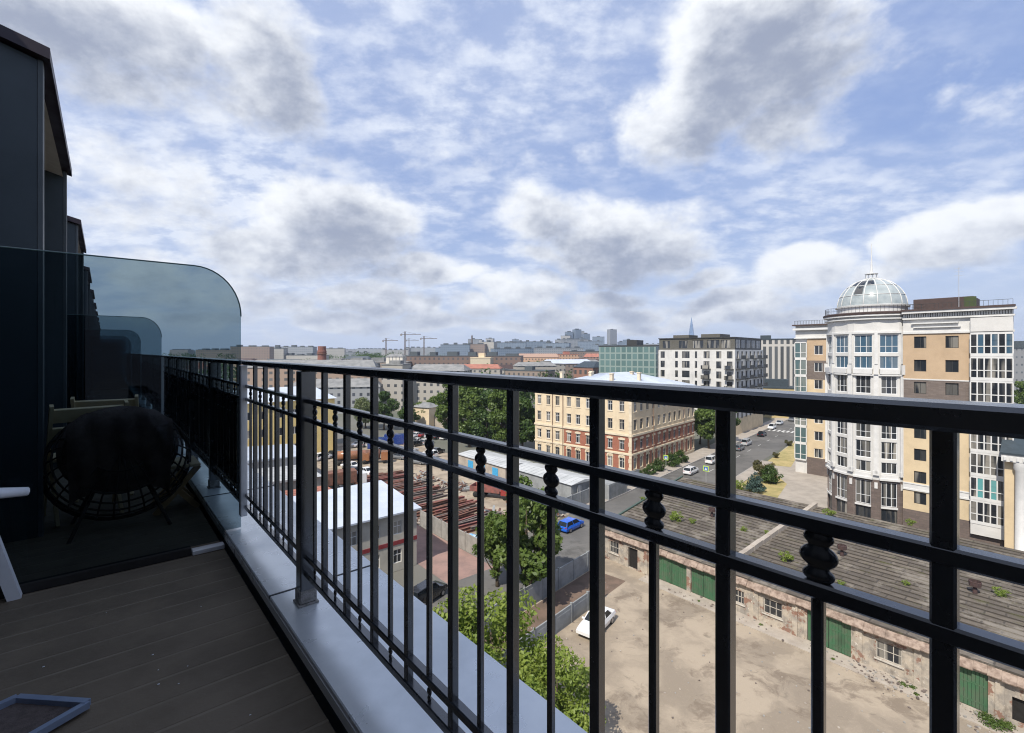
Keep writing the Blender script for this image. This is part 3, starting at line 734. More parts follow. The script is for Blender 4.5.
def roof_pt(px, py):                           # local point of the sloping roof under a photo pixel
    z = GZ+3.9
    for _ in range(12):
        x, y = gnd(px, py, z); v = x*cph+y*sph; u = -x*sph+y*cph; z = GZ+rz(v-GV)+.03
    return (37-u, v-GV, rz(v-GV))
for px, py in ((842, 556), (975, 594), (712, 517)):
    p = roof_pt(px, py); v_ = MB()
    v_.lathe([(.16, -.2), (.16, .5), (.13, .52), (.13, .72), (.40, .74), (.42, 1.12), (.38, 1.14), (.38, .9), (.0, .86)], 14); v_.build('roof_vent', M['vent'], roof, loc=p)

# ------------------------------------------------------------------ plants
def leaves(centres, radii, n, size, seed, flat=.85, hollow=.55):
    g_ = np.random.default_rng(seed); C_ = np.array(centres); r_ = np.array(radii)
    pr = r_**2/np.sum(r_**2); idx = g_.choice(len(r_), n, p=pr)
    d = g_.normal(size=(n, 3)); d /= np.linalg.norm(d, axis=1)[:, None]
    rad = r_[idx]*(hollow+(1-hollow)*g_.random(n)**.6)*(1+.18*g_.normal(size=n)*.6)
    P = C_[idx]+d*rad[:, None]*np.array([1, 1, flat])
    nrm = d*.7+g_.normal(size=(n, 3))*.6+np.array([0, 0, .35]); nrm /= np.linalg.norm(nrm, axis=1)[:, None]
    a = np.cross(nrm, g_.normal(size=(n, 3))); a /= np.linalg.norm(a, axis=1)[:, None]; b_ = np.cross(nrm, a)
    s_ = size*(.6+.8*g_.random(n))[:, None]
    q = np.stack([P-a*s_, P-b_*s_*.55+a*s_*.1, P+a*s_, P+b_*s_*.55+a*s_*.1], 1).reshape(-1, 3)
    return q
def leaf_mesh(name, q, m):
    me = bpy.data.meshes.new(name); nv = len(q); nf = nv//4
    me.vertices.add(nv); me.vertices.foreach_set('co', q.astype(np.float32).ravel())
    me.loops.add(nv); me.loops.foreach_set('vertex_index', np.arange(nv, dtype=np.int32))
    me.polygons.add(nf); me.polygons.foreach_set('loop_start', np.arange(0, nv, 4, dtype=np.int32))
    me.materials.append(m); me.update(calc_edges=True); return me
def tree_proto(seed, Ht, Rc, base, m, nleaf, lsize, nclump=26, shape='round'):
    g_ = random.Random(seed); cen, rad = [], []
    hc = (Ht-base)/2; zc = base+hc
    while len(cen) < nclump:
        x, y, z = g_.uniform(-1, 1), g_.uniform(-1, 1), g_.uniform(-1, 1)
        if shape == 'round': lim = math.sqrt(max(0, 1-z*z))*(1-.18*z)
        elif shape == 'tall': lim = math.sqrt(max(0, 1-abs(z)**3))
        else: lim = max(.03, (1-z)/2)
        if x*x+y*y > lim*lim or (shape != 'cone' and x*x+y*y+z*z < .12): continue
        f = g_.uniform(.17, .40) if shape != 'cone' else .12+.16*(1-z)/2
        cen.append((x*Rc*.86, y*Rc*.86, zc+z*hc*.86)); rad.append(Rc*f)
    crown = leaf_mesh('crown', leaves(cen, rad, nleaf, lsize, seed), m)
    t = MB(); t.tube([(0, 0, -.1), (.05*Rc, 0, base*.6), (0, .04*Rc, base+hc*.5), (0, 0, base+hc*1.3)], [Ht*.028, Ht*.02, Ht*.014, .03], 8)
    for c in cen[:9]:
        s0 = (0, .02*Rc, base*.7+hc*.25*g_.random()); mid = tuple(s0[i]*.5+c[i]*.5+(0, 0, -.05*hc)[i] for i in range(3))
        t.tube([s0, mid, c], [Ht*.010, Ht*.007, .02], 5)
    return crown, t.mesh('trunk', M['bark'], True)
P_ = {'round': tree_proto(1, 10, 4.2, 2.2, M['leaf'], 7000, .26), 'round2': tree_proto(2, 12, 4.6, 2.0, M['leaf_dark'], 7500, .30, 32),
      'tall': tree_proto(3, 12, 3.1, 1.2, M['leaf'], 9000, .21, 44, 'tall'), 'lime': tree_proto(4, 8.5, 3.3, .6, M['leaf_lime'], 13000, .135, 40),
      'willow': tree_proto(5, 11, 4.6, 1.5, M['leaf_pale'], 7000, .27, 30), 'poplar': tree_proto(6, 16, 3.8, 1.5, M['leaf'], 9000, .30, 46, 'tall'),
      'bush': tree_proto(7, 1.0, .62, .02, M['leaf_lime'], 900, .05, 12), 'shrub': tree_proto(8, 3.0, 1.9, .1, M['leaf_dark'], 2600, .13, 18),
      'brown': tree_proto(9, 3.4, 1.8, .1, M['leaf_brown'], 2600, .13, 18), 'spruce': tree_proto(10, 5.0, 2.0, .2, M['needles'], 4200, .13, 60, 'cone')}
def tree(kind, x, y, s, label, group=None, name='tree', z=GZ, rz_=None, cat='tree', sz=None):
    r = thing(name, label, cat, (x, y, z), rnd.uniform(0, 6.28) if rz_ is None else rz_, group)
    put('crown', P_[kind][0], r); put('trunk', P_[kind][1], r); r.scale = (s, s, sz or s); return r
def gtree(kind, px, py, s, label, **kw): return tree(kind, *gnd(px, py), s, label, **kw)
# near trees below the railing
x_, y_ = uv(24.5, 19.0); tree('lime', x_, y_, 1.12, 'light lime green bushy tree below the metal coping, nearest to us')
x_, y_ = uv(26.5, 15.5); tree('lime', x_, y_, 1.0, 'lime green tree partly hidden under the coping, left of the nearest tree')
x_, y_ = uv(20.5, 21.0); tree('lime', x_, y_, .82, 'lowest lime green tree beside the coping, right of the nearest tree')
tree('tall', 1.4, 47.2, 1.1, 'tall mid green tree standing between the white car and the steel yard')
tree('tall', -1.5, 50.2, .72, 'smaller green tree close left of the tall tree by the grey fence')
# self-sown plants on the garage roof
for px, py, s, lb in ((678, 521, 1.5, 'bright bushy shrub on the grey felt roof, the largest left of the fire wall'), (693, 523, .8, 'small weed growing beside the largest bright roof shrub'),
        (784, 561, 1.25, 'pale leafy shrub on the felt roof just right of the fire wall'), (745, 531, .7, 'small weed on the felt roof close to the fire wall'), (905, 585, .6, 'small round weed alone on the rows of felt, left of the last vent'),
        (1002, 596, .95, 'spiky weed on the felt roof beside the rightmost vent'), (842, 585, .6, 'low weed at the front edge of the felt roof under the ornament'), (768, 534, .6, 'small weed beside the upper fire wall'), (828, 517, 1.3, 'leafy shrub at the back edge of the felt roof by the round tower'),
        (682, 537, .5, 'tiny weed in front of the largest roof shrub'), (600, 511, .7, 'weed at the left end of the felt roof near the street'), (910, 525, .9, 'yellow green shrub at the back edge of the roof under the buff wall'), (642, 500, .7, 'weed on the back left part of the felt roof')):
    p = roof_pt(px, py); wpt = gar.matrix_basis @ Vector(p) if False else None
    c_, s2 = math.cos(A_U), math.sin(A_U); o0 = uv(37.0, GV)
    tree('bush', o0[0]+c_*p[0]-s2*p[1], o0[1]+s2*p[0]+c_*p[1], s, lb, name='roof_shrub', z=GZ+p[2]-.03, cat='shrub')
# trees of the yard and around the cream house
for px, py, s, kd in ((452, 443, 1.0, 'poplar'), (470, 447, 1.02, 'poplar'), (488, 449, 1.05, 'round2'), (505, 452, 1.0, 'poplar'), (523, 452, .98, 'round2')):
    gtree(kd, px, py, s*1.12, {452: 'leftmost tree of the big green clump beside the parked cars', 470: 'second tree of the big green clump, behind the blue doors', 488: 'broad dark tree in the middle of the green clump', 505: 'tall tree of the green clump near the cream house', 523: 'dark tree touching the left edge of the cream house'}[px], group='trees behind the steel yard')
gtree('round2', 520, 436, 1.2, 'dark tree behind the green clump, left of the cream house')
gtree('willow', 366, 428, 1.0, 'grey green willow like tree behind the yellow house')
gtree('round2', 384, 430, 1.0, 'dark green tree right of the willow like tree')
gtree('round', 425, 428, .95, 'round green tree in front of the pale flats')
gtree('round2', 408, 432, .8, 'dark round tree left of the pale flats')
gtree('round', 440, 425, 1.1, 'green tree between the pale flats and the big clump')
gtree('round', 709, 449, 1.18, 'broad green tree beyond the far corner of the cream house')
gtree('round', 700, 444, 1.1, 'green tree hidden half behind the cream house corner')
gtree('round2', 722, 443, 1.05, 'dark green tree by the pavement before the white flats')
for px, py, s in ((651, 475, .75), (660, 471, .9), (672, 466, 1.0), (680, 463, 1.0), (640, 479, .6)):
    gtree('shrub', px, py, s, 'dark green bush in the row along the street side of the cream house', group='bushes beside the cream house', name='bush', cat='bush')
gtree('spruce', 755, 492, .95, 'blue spruce on the dry lawn by the plaza', name='spruce_tree')
gtree('brown', 764, 478, 1.25, 'brownish round bush on the dry lawn, left one of two', name='bush', cat='bush')
gtree('shrub', 773, 483, 1.1, 'green round bush on the dry lawn beside the brownish one', name='bush', cat='bush')
gtree('bush', 740, 490, 2.2, 'small bright bush at the corner of the dry lawn', name='bush', cat='bush')
for px, py, s in ((789, 446, .6), (776, 458, .5)):
    gtree('brown', px, py, s, 'low brownish bush in the hedge along the kerb of the plaza', group='hedge bushes at the plaza kerb', name='bush', cat='bush')
gtree('tall', 1030, 425, 1.35, 'green tree beyond the right edge of the domed house')

# weeds along the garage foot
q = leaves([(*uv(u_at(px, 44.6), 44.6+rnd.uniform(-.6, .3)), GZ+.12) for px in (903, 912, 985, 992, 1000, 1006, 760, 835, 918, 700)], [.3, .25, .55, .6, .6, .5, .2, .15, .2, .15], 2600, .06, 44, .5, .1)
o = put('weeds', leaf_mesh('weeds', q, M['leaf'])); struct(o, 'stuff'); o['label'] = 'green weeds at the foot of the garages'

# broken stone and litter along the garage foot and over the yard
rb = MB(); r3 = random.Random(12)
for i in range(420):
    near = i < 300
    px_ = r3.choice([r3.uniform(640, 1000), r3.gauss(885, 22), r3.gauss(990, 14)]) if near else None
    if near: v_ = GV-abs(r3.gauss(0, 1.1))-.15; x_, y_ = uv(u_at(px_, v_), v_)
    else: x_, y_ = uv(r3.uniform(5, 33), r3.uniform(28, 43))
    s_ = r3.uniform(.03, .13)*(1 if near else .7); a_ = r3.uniform(0, 3); zc = GZ+(.08 if near and v_ > 43.7 else 0)
    pts = [(x_+s_*math.cos(a_+t_)*r3.uniform(.6, 1.2), y_+s_*math.sin(a_+t_)*r3.uniform(.6, 1.2)) for t_ in (0, 1.3, 2.6, 3.9, 5.1)]
    rb.prism(pts, zc-.01, zc+s_*r3.uniform(.4, .9), r3.randrange(3))
o = rb.build('rubble', [M['concrete_pale'], M['rust3'], M['concrete']]); struct(o, 'stuff'); o['label'] = 'broken stone and brick lying about the courtyard'

# ------------------------------------------------------------------ cream house with brick panels
CRN = (23.6, 94.6)
cr = thing('cream_house', 'cream rendered old house with red brick panels and a pale metal hipped roof', 'building', (CRN[0]-.736*24.8, CRN[1]+.677*24.8, GZ), A_L)
CW, CD, CH = 24.8, 31.0, 16.4
zrow = (1.25, 4.95, 8.95, 12.6); hrow = (2.1, 1.95, 2.05, 2.05)
_sur = {}; sill_me = MB().box(-.66, .66, -.09, -.003, -.16, -.01).mesh('sill', M['cream_trim'])
def cream_side(root, W, cols, brick_from):
    mb = MB(); ops = []
    for c in cols:
        for z, h in zip(zrow, hrow): ops.append((c-.55, c+.55, z, z+h))
    def zone(x, z):
        if 4.45 < z < 7.6 and brick_from(x): return 1
        if .9 < z < 3.9 and brick_from(x) and any(abs(x-(c+1.25)) < .55 or abs(x-(c-1.25)) < .55 for c in cols): return 1
        return 0
    facade(mb, 0, W, 0, CH, ops, zone, sorted({c+d for c in cols for d in (-1.8, -.7, .7, 1.8) if 0 < c+d < W}), (.9, 3.9, 4.45, 7.6), .2)
    wl = mb.build('wall', [M['cream'], M['redbrick']], root)
    t = MB()
    for z, h, d in ((4.0, .32, .16), (7.75, .40, .22), (.62, .2, .1), (15.35, .3, .2), (15.75, .65, .5)): t.box(-.1 if z < 15 else -.4, W+.02, -d, -.002, z, z+h)
    t.build('cornice', M['cream_trim'], root)
    for c in cols:
        for i, (z, h) in enumerate(zip(zrow, hrow)):
            if i not in _sur:
                q_ = MB()
                if i == 0:
                    for k_ in range(7):
                        a = math.pi*k_/6; q_.box(-.62*math.cos(a)-.16, -.62*math.cos(a)+.16, -.08-.002*k_, -.003, h-.1+.5*math.sin(a), h+.16+.5*math.sin(a))
                elif i == 1: q_.box(-.75, .75, -.10, -.003, h+.02, h+.38); q_.box(-.3, .3, -.14, -.101, h+.0, h+.5)
                else: q_.box(-.64, .64, -.06, -.003, h+.02, h+.16)
                _sur[i] = q_.mesh('surround', M['cream_trim'])
            wn = window(root, c, .13, z, 1.1, h, 2, (.68,), 'pvc' if (i+int(c)) % 3 else 'old_wood', 'win_dark')
            put('surround', _sur[i], wn, (0, -.13, 0)); put('sill', sill_me, wn, (0, -.13, 0))
    return t
colsL = [1.3, 3.9, 6.5, 9.6, 12.0, 14.6, 17.2, 19.9, 22.6]
t = cream_side(cr, CW, colsL, lambda x: x > 8.2)
q_ = MB()
for i in range(18): q_.box(CW-.55-.12*(i % 2), CW+.03, -.11, -.004, i*.82+.02, i*.82+.80)
q_.build('quoin', M['cream_trim'], cr)
for px_ in (5.2, 8.1, 15.9): MB().tube([(px_, -.2, .3), (px_, -.2, 15.3)], .07, 8).build('downpipe', M['pipe'], cr)
# street side: a helper child frame turned a quarter
sd = put('street_wing', None, cr, (CW, 0, 0), R(90))
cream_side(sd, CD, [1.4+2.62*i for i in range(12)], lambda x: True)
for px_ in (9.0, 24.5): MB().tube([(px_, -.2, .3), (px_, -.2, 15.3)], .07, 8).build('downpipe', M['pipe'], sd)
b = MB(); b.add([(0, 0, 0), (0, CD, 0), (0, CD, CH), (0, 0, CH), (CW, CD, 0), (CW, CD, CH)], [(0, 3, 2, 1), (1, 2, 5, 4)]); b.build('rear_wall', M['cream'], cr)
b = MB(); e = .5; hr = 3.2; m_ = CW*.5
b.add([(-e, -e, CH), (CW+e, -e, CH), (CW+e, CD+e, CH), (-e, CD+e, CH), (m_-1, m_*.8, CH+hr), (m_+1, m_*.8, CH+hr), (m_+1, CD-m_*.8, CH+hr), (m_-1, CD-m_*.8, CH+hr)],
      [(0, 1, 5, 4), (1, 2, 6, 5), (2, 3, 7, 6), (3, 0, 4, 7), (4, 5, 6, 7), (3, 2, 1, 0)])
for i in range(1, 22): b.beam((-e+(CW+2*e)*i/22, -e, CH+.03), (m_-1+2*i/22, m_*.8, CH+hr+.03), .05, .06)
for i in range(1, 28): b.beam((CW+e, -e+(CD+2*e)*i/28, CH+.03), (m_+1, m_*.8+(CD-m_*1.6)*i/28, CH+hr+.03), .05, .06)
rf = b.build('roof', M['roof_metal'], cr)
for x_, y_ in ((4, 5), (10, 8), (17, 5.5), (19, 14), (15, 18), (7, 13)):
    c_ = MB(); c_.box(x_-.35, x_+.35, y_-.35, y_+.35, CH+.4, CH+3.3); c_.box(x_-.45, x_+.45, y_-.45, y_+.45, CH+3.3, CH+3.5); c_.build('chimney', M['cream_trim'], rf)

# ------------------------------------------------------------------ domed house
UT = 19.6
dm = thing('domed_house', 'tall buff and white house with round glazed tower, glass dome and spire', 'building', (*uv(UT, 80), GZ), A_U)
dxp = lambda px: UT-u_at(px, 80)
X0, X1, XB = dxp(903), dxp(1013.5), dxp(971)
ZR = 29.7
rows8 = [25.0, 22.0, 19.15, 16.15, 13.35, 10.5, 7.6, 4.9]
c1 = (dxp(914)+dxp(926.3))/2; c2 = (dxp(945.5)+dxp(958.5))/2; ww = dxp(926.3)-dxp(914)
ops = [(c-ww/2, c+ww/2, z, z+1.5) for c in (c1, c2) for z in rows8]
def zone(x, z):
    if z > 27: return 0
    if 18.35 < z < 21.0: return 2
    if z > 21: return 1
    if z > 4: return 3
    return 4
mb = MB(); facade(mb, X0, XB, 0, ZR, ops, zone, (), (27, 21, 18.35, 4), .22)
mb.build('wall', [M['white'], M['tan'], M['stone2'], M['buff'], M['stone']], dm)
for c in (c1, c2):
    for z in rows8: window(dm, c, .12, z, ww, 1.5, 2, (), 'darkframe', 'win_dark')
b = MB(); b.prism([(X0+.1, .24), (X1, .24), (X1-1.3, 13.9), (X0+.1, 13.9)], 0, ZR-.02); b.build('core_wall', M['white'], dm)
b = MB()
b.box(X0, X1+.15, -.35, -.003, 28.7, 28.9); b.box(X0, X1+.3, -.75, -.003, 29.45, 29.75); b.box(X0, X1+.1, -.15, -.004, 26.85, 27.1)
b.build('cornice', M['white_trim'], dm); b = MB()
b.box(X0+1.1, X0+5.6, -.25, -.003, 27.6, 27.75); b.box(X0+.9, X0+5.4, -.35, -.003, 28.1, 28.25)
b.build('panel_moulding', M['white_trim'], dm); b = MB()
n = 44
for i in range(n): x_ = X0+.1+(X1-X0)*i/n; b.box(x_, x_+.13, -.32, -.004, 28.95, 29.4)
b.build('dentil_band', M['white_trim'], dm); b = MB()
b.box(X0, XB-.003, -.14, -.004, 6.55, 6.75); b.box(X0, XB-.003, -.08, -.003, 6.75, 7.35); b.box(X0, XB-.003, -.14, -.004, 7.35, 7.5)
b.build('string_course', M['white_trim'], dm); b = MB(); b.box(X0, XB-.003, -.05, -.003, 20.9, 21.05)
b.build('string_course', M['white_trim'], dm)
b = MB(); b.box(X0-.1, X1+.2, -.85, -.2, 29.752, 29.98); b.prism([(X0-.1, -.2), (X1+.2, -.2), (X1-1.2, 14), (X0-.1, 14)], 29.70, 29.9); b.build('roof_edge', M['brown_roof'], dm)
b = MB()
for i in range(26): x_ = X0+(X1-X0)*i/25; b.box(x_-.015, x_+.015, -.7, -.67, 29.98, 30.6)
b.box(X0, X1, -.70, -.67, 30.58, 30.62); b.build('roof_railing', M['darkframe'], dm)
MB().bbox(X0+.5, dxp(970), 3.2, 9.0, 29.9, 31.55, .03).build('plant_room', M['brown_roof'], dm)
MB().bbox(dxp(960), dxp(970)+.25, 3.15, 3.19, 29.95, 31.5, .01).build('green_netting', M['plant_net'], dm)
an = MB(); xa = dxp(955.5); an.tube([(xa, 2.6, 29.9), (xa, 2.6, 35.3)], .035, 6)
for z in (34.2, 34.7, 35.1): an.beam((xa-.5, 2.6, z), (xa+.5, 2.6, z), .03, .03)
an.build('antenna', M['alu'], dm)
# projecting glazed bay
def bay_floor(z, x0, x1, n, glass):
    o = MB(); h = 2.86
    o.box(x0, x1, -.55, -.02, z-.12, z+.24); o.box(x0, x1, -.53, -.02, z+h-.36, z+h-.121)
    for i in range(n+1):
        x_ = x0+(x1-x0)*i/n; o.box(x_-.06, x_+.06, -.545, -.45, z+.24, z+h-.36)
    o.box(x0, x1, -.54, -.46, z+1.02, z+1.12); o.box(x1-.06, x1, -.45, -.02, z+.24, z+h-.36)
    bw_ = o.build('bay_window', M['white_trim'], dm)
    for i in range(n):
        xa, xb = x0+(x1-x0)*i/n+.06, x0+(x1-x0)*(i+1)/n-.06
        g_ = MB(); g_.box(xa, xb, -.49, -.48, z+.24, z+1.02); g_.box(xa, xb, -.49, -.48, z+1.12, z+h-.36)
        if i % 3 != 1: g_.box(xa-.01, xb+.01, -.52, -.47, z+1.75, z+1.79)
        g_.build('pane', glass if i % 2 else M['win_dark'], bw_)
    sd_ = MB(); sd_.box(x1-.03, x1-.02, -.45, -.03, z+.24, z+h-.36); sd_.build('pane', M['win_blue'], bw_)
XN = XB+(X1-XB)*.80
zf = 24.1
for i in range(8):
    z = zf-2.86*i
    up = i < 5
    bay_floor(z, XB, X1 if up else XN, 6 if up else 5, (M['win_blue'], M['win_dark'], M['win_dark'], M['win_dark'], M['win_dark'], M['win_dark'], M['win_aqua'], M['win_dark'])[i])
zb_ = zf-2.86*7-.12
b = MB(); b.box(XB, X1-.03, -.02, .24, zb_-.6, ZR-.03); b.box(XB, X1, -.5, -.021, 26.95, 28.6); b.box(XB, XN, -.5, -.02, zb_-1.3, zb_-.001); b.build('bay_wall', M['white'], dm)
for i in range(3): MB().box(XB+.2+i*.9, XB+.9+i*.9, -.06, -.004, .9, 1.5).build('grille', M['white_trim'], dm)
b = MB(); b.box(XB, X1, .0, .2, 0, zb_-.6); b.build('plinth', M['stone'], dm)
# round tower
TC, TR = (.75, 4.5), 5.75
bays = [27.6, -1.1, -29.9, -58.6, -87.4, 56.0]
tz = [(24.4, 26.8, 1), (22.3, 23.95, 1), (18.9, 21.3, 0), (15.9, 18.3, 0), (12.9, 15.1, 0), (10.2, 12.5, 0), (8.3, 9.75, 0), (3.9, 7.1, 2), (1.4, 3.5, 3)]
sec = R(28.75)
tw = put('round_tower', None, dm, (TC[0], TC[1], 0), 0)
def tower_frame(adeg, half): return TR*math.cos(half)
tw_wall = MB(); trim = MB()
hb, hp = R(10.9), R(3.475)
def facet(mb, a, half, ops, zone, cuts, rr=TR, depth=.2):
    loc = MB(); w_ = rr*math.sin(half)
    facade(loc, -w_, w_, 0, ZR, ops, zone, (), cuts, depth)
    ap = rr*math.cos(half); ca, sa = math.cos(a), math.sin(a)
    vs = [(x*ca+(ap-y)*sa, x*sa-(ap-y)*ca, z) for x, y, z in loc.v]
    o = len(mb.v); mb.v += vs
    for f, mi in zip(loc.f, loc.mi): mb.f.append(tuple(i+o for i in f)); mb.mi.append(mi)
def tbox(mb, a, x0, x1, y0, y1, z0, z1, ap):
    loc = MB().box(x0, x1, y0, y1, z0, z1); ca, sa = math.cos(a), math.sin(a)
    mb.add([(x*ca+(ap-y)*sa, x*sa-(ap-y)*ca, z) for x, y, z in loc.v], loc.f)
tzone = lambda x, z: 1 if z < 7.35 else 0
for deg in bays:
    a = R(deg); w_ = TR*math.sin(hb); ap = TR*math.cos(hb)
    ops = [(-w_*.94, w_*.94, z0, z1) if s_ == 1 else (-w_*.80, w_*.80, z0, z1) for z0, z1, s_ in tz]
    facet(tw_wall, a, hb, ops, tzone, (7.35,))
    for sgn in (1,):
        ap2 = a+hb+hp; facet(tw_wall, ap2, hp, [], tzone, (7.35,))
        wp = TR*math.sin(hp); app = TR*math.cos(hp)
        tbox(trim, ap2, -wp*.8, wp*.8, -.22, -.003, 8.0, 21.5, app); tbox(trim, ap2, -wp*.45, wp*.45, -.3, -.22, 8.2, 21.2, app)
        tbox(trim, ap2, -wp*.5, wp*.5, -.16, -.003, 22.9, 27.0, app); tbox(trim, ap2, -wp*.7, wp*.7, -.42, -.003, 21.5, 22.75, app)
        tbox(trim, ap2, -wp*.5, wp*.5, -.06, -.003, 6.2, 7.0, app); tbox(trim, ap2, -wp*1.0, wp*1.0, -.30, -.003, 8.0, 8.6, app)
    tbox(trim, a, -w_, w_, -.34, -.004, 21.55, 22.2, ap); tbox(trim, a, -w_, w_, -.10, -.003, 22.2, 22.28, ap); tbox(trim, a, -w_*1.02, w_*1.02, -.28, -.005, 7.36, 7.62, ap)
    tbox(trim, a, -w_*.85, w_*.85, -.12, -.005, 7.62, 8.1, ap); tbox(trim, a, -w_*.85, w_*.85, -.14, -.004, 3.62, 3.86, ap)
    for (z0, z1, s_), o_ in zip(tz, ops):
        gm = 'win_blue' if s_ == 1 else ('win_dark')
        ca, sa = math.cos(a), math.sin(a); y_ = .1
        window(tw, (ap-y_)*sa, -(ap-y_)*ca, z0, o_[1]-o_[0], z1-z0, 3, (.36,) if z1-z0 > 1.9 and s_ != 3 else (), 'pvc' if s_ != 3 else 'darkframe', gm, a)
tw_wall.build('wall', [M['white'], M['stone']], tw)
trim.build('pilaster', M['white_trim'], tw)
A0, A1 = R(-90-115), R(-90+75)
for r0, r1, z0, z1 in ((5.75, 6.1, 28.9, 29.05), (5.75, 6.25, 29.35, 29.55), (5.75, 5.89, 27.0, 27.25), (5.75, 6.0, 21.3, 21.5)):
    MB().lathe([(r0-.1, z0), (r1, z0), (r1, z1), (r0-.1, z1)], 48, (0, 0, 0), 0, A0, A1).build('cornice', M['white_trim'], tw)
c_ = MB(); c_.lathe([(5.0, ZR-.1), (6.3, 29.56), (6.35, 29.82), (6.0, 29.95), (.02, 30.0)], 48); c_.build('roof_edge', M['brown_roof'], tw)
c_ = MB(); c_.lathe([(5.45, .0), (5.45, ZR-.2)], 40); c_.build('core_wall', M['white'], tw)
# dome on its drum
DC = (-.8, 1.5, 0); DR = 4.25
c_ = MB(); c_.lathe([(DR+.1, 29.95), (DR+.1, 30.1), (DR-.05, 30.12), (DR-.05, 30.9), (DR+.2, 30.95), (DR+.2, 31.1), (DR-.1, 31.12)], 48, DC); c_.build('drum', M['white_trim'], tw)
domeglass = mat('dome_glass', (.36, .40, .40), .18, (.25, .29, .30), .8, spec=.8)
c_ = MB(); prof = [(DR*math.cos(t_)*.985, 31.1+DR*.98*math.sin(t_)) for t_ in np.linspace(0, 1.45, 12)]; c_.lathe(prof, 32, DC); do = c_.build('dome', domeglass, tw, True)
c_ = MB()
for i in range(16):
    a = 2*math.pi*i/16; c_.tube([(DC[0]+r_*1.005*math.cos(a), DC[1]+r_*1.005*math.sin(a), z_) for r_, z_ in prof], .06, 5)
for t_ in (.02, .38, .78, 1.12): c_.tube([(DC[0]+DR*.992*math.cos(t_)*math.cos(2*math.pi*i/48), DC[1]+DR*.992*math.cos(t_)*math.sin(2*math.pi*i/48), 31.1+DR*.985*math.sin(t_)) for i in range(49)], .04, 5)
c_.build('rib', M['white_trim'], do, True)
dk_ = MB()
for i0, t0, t1 in ((11, .40, .77), (11, .79, 1.1), (12, .79, 1.1), (10, .80, 1.1)):
    a0, a1 = 2*math.pi*i0/16+.05, 2*math.pi*(i0+1)/16-.05; vs = []
    for t_ in np.linspace(t0+.02, t1-.02, 4):
        for a in np.linspace(a0, a1, 4): vs.append((DC[0]+DR*.99*math.cos(t_)*math.cos(a), DC[1]+DR*.99*math.cos(t_)*math.sin(a), 31.1+DR*.986*math.sin(t_)))
    dk_.add(vs, [(j*4+i, j*4+i+1, j*4+5+i, j*4+4+i) for j in range(3) for i in range(3)])
dk_.build('dark_pane', M['win_dark'], do)
c_ = MB(); zt = 31.1+DR*.98*math.sin(1.45)
c_.lathe([(.75, zt-.15), (.85, zt), (.85, zt+.1), (.2, zt+.12)], 20, DC)
for i in range(8):
    a = 2*math.pi*i/8; c_.tube([(DC[0]+.7*math.cos(a), DC[1]+.7*math.sin(a), zt+.1), (DC[0]+.7*math.cos(a), DC[1]+.7*math.sin(a), zt+.7)], .04, 5)
c_.lathe([(.8, zt+.7), (.8, zt+.78), (.2, zt+.9), (.13, zt+1.6), (.06, zt+3.4), (.03, zt+5.2), (.001, zt+5.3)], 16, DC)
c_.build('spire', M['white_trim'], do)
c_ = MB()
for i in range(40):
    a = R(-90-100)+R(170)*i/39; c_.tube([(6.05*math.cos(a), 6.05*math.sin(a), 29.9), (6.05*math.cos(a), 6.05*math.sin(a), 30.75)], .02, 4)
for z_ in (30.3, 30.75): c_.tube([(6.05*math.cos(R(-190)+R(170)*i/39), 6.05*math.sin(R(-190)+R(170)*i/39), z_) for i in range(40)], .02, 4)
c_.build('roof_railing', M['darkframe'], tw)
# rear wing, farther down the plaza
WV = 108-80
wx = lambda px: UT-u_at(px, 108)
wg = put('rear_wing', None, dm, (0, WV, 0), 0)
xa, xb, xc = wx(795.5), wx(807), wx(842)
ZW = 29.8
ops = []
wz = [26.0-3.42*i for i in range(7)]
xw = [(wx(816)+wx(821))/2, wx(834)]
for c in xw:
    for z in wz: ops.append((c-.75, c+.75, z-2.0, z-.2))
def zone(x, z):
    if z > 27.2: return 0
    if 19.0 < z < 22.8: return 2
    if z > 19: return 1
    if z > 3.4: return 3
    return 4
mb = MB(); facade(mb, xb, xc, 0, ZW, ops, zone, (), (27.2, 22.8, 19.0, 3.4), .22)
mb.build('wall', [M['white'], M['tan'], M['stone2'], M['buff'], M['stone']], wg)
for o_ in ops: window(wg, (o_[0]+o_[1])/2, .1, o_[2], 1.5, 1.8, 2, (), 'pvc', 'win_dark')
b = MB(); b.box(xa, xc, .24, 13, 0, ZW-.02); b.box(xa, xb, 0, .238, 27.3, ZW-.02); b.box(xa, xb, 0, .238, 0, 3.4); b.build('core_wall', M['white'], wg)
for i in range(7):
    z = wz[i]-2.9; o = MB()
    o.box(xa, xb, -.4, .0, z, z+.3); o.box(xa, xb, -.4, 0, z+3.2, z+3.419)
    for j in range(3): x_ = xa+(xb-xa)*j/2; o.box(x_-.08, x_+.08, -.39, -.25, z+.3, z+3.2)
    o.box(xa, xb, -.385, -.26, z+1.2, z+1.3)
    o_ = o.build('bay_window', M['white_trim'], wg); MB().box(xa+.05, xb-.05, -.33, -.31, z+.3, z+3.2).build('pane', M['win_teal'], o_)
b = MB(); b.box(xa-.3, xc, -.7, -.004, 28.9, 29.3); b.box(xa-.15, xc, -.3, -.003, 27.2, 27.4); b.build('cornice', M['white_trim'], wg)
b = MB(); b.box(xa-.4, xc, -.8, 13.2, ZW+.0, ZW+.25); b.build('roof_edge', M['brown_roof'], wg)
b = MB()
for i in range(30): x_ = xa+(xc-xa)*i/29; b.box(x_-.02, x_+.02, -.6, -.56, ZW+.25, ZW+1.0)
b.box(xa, xc, -.6, -.56, ZW+.97, ZW+1.02); b.build('roof_railing', M['darkframe'], wg)
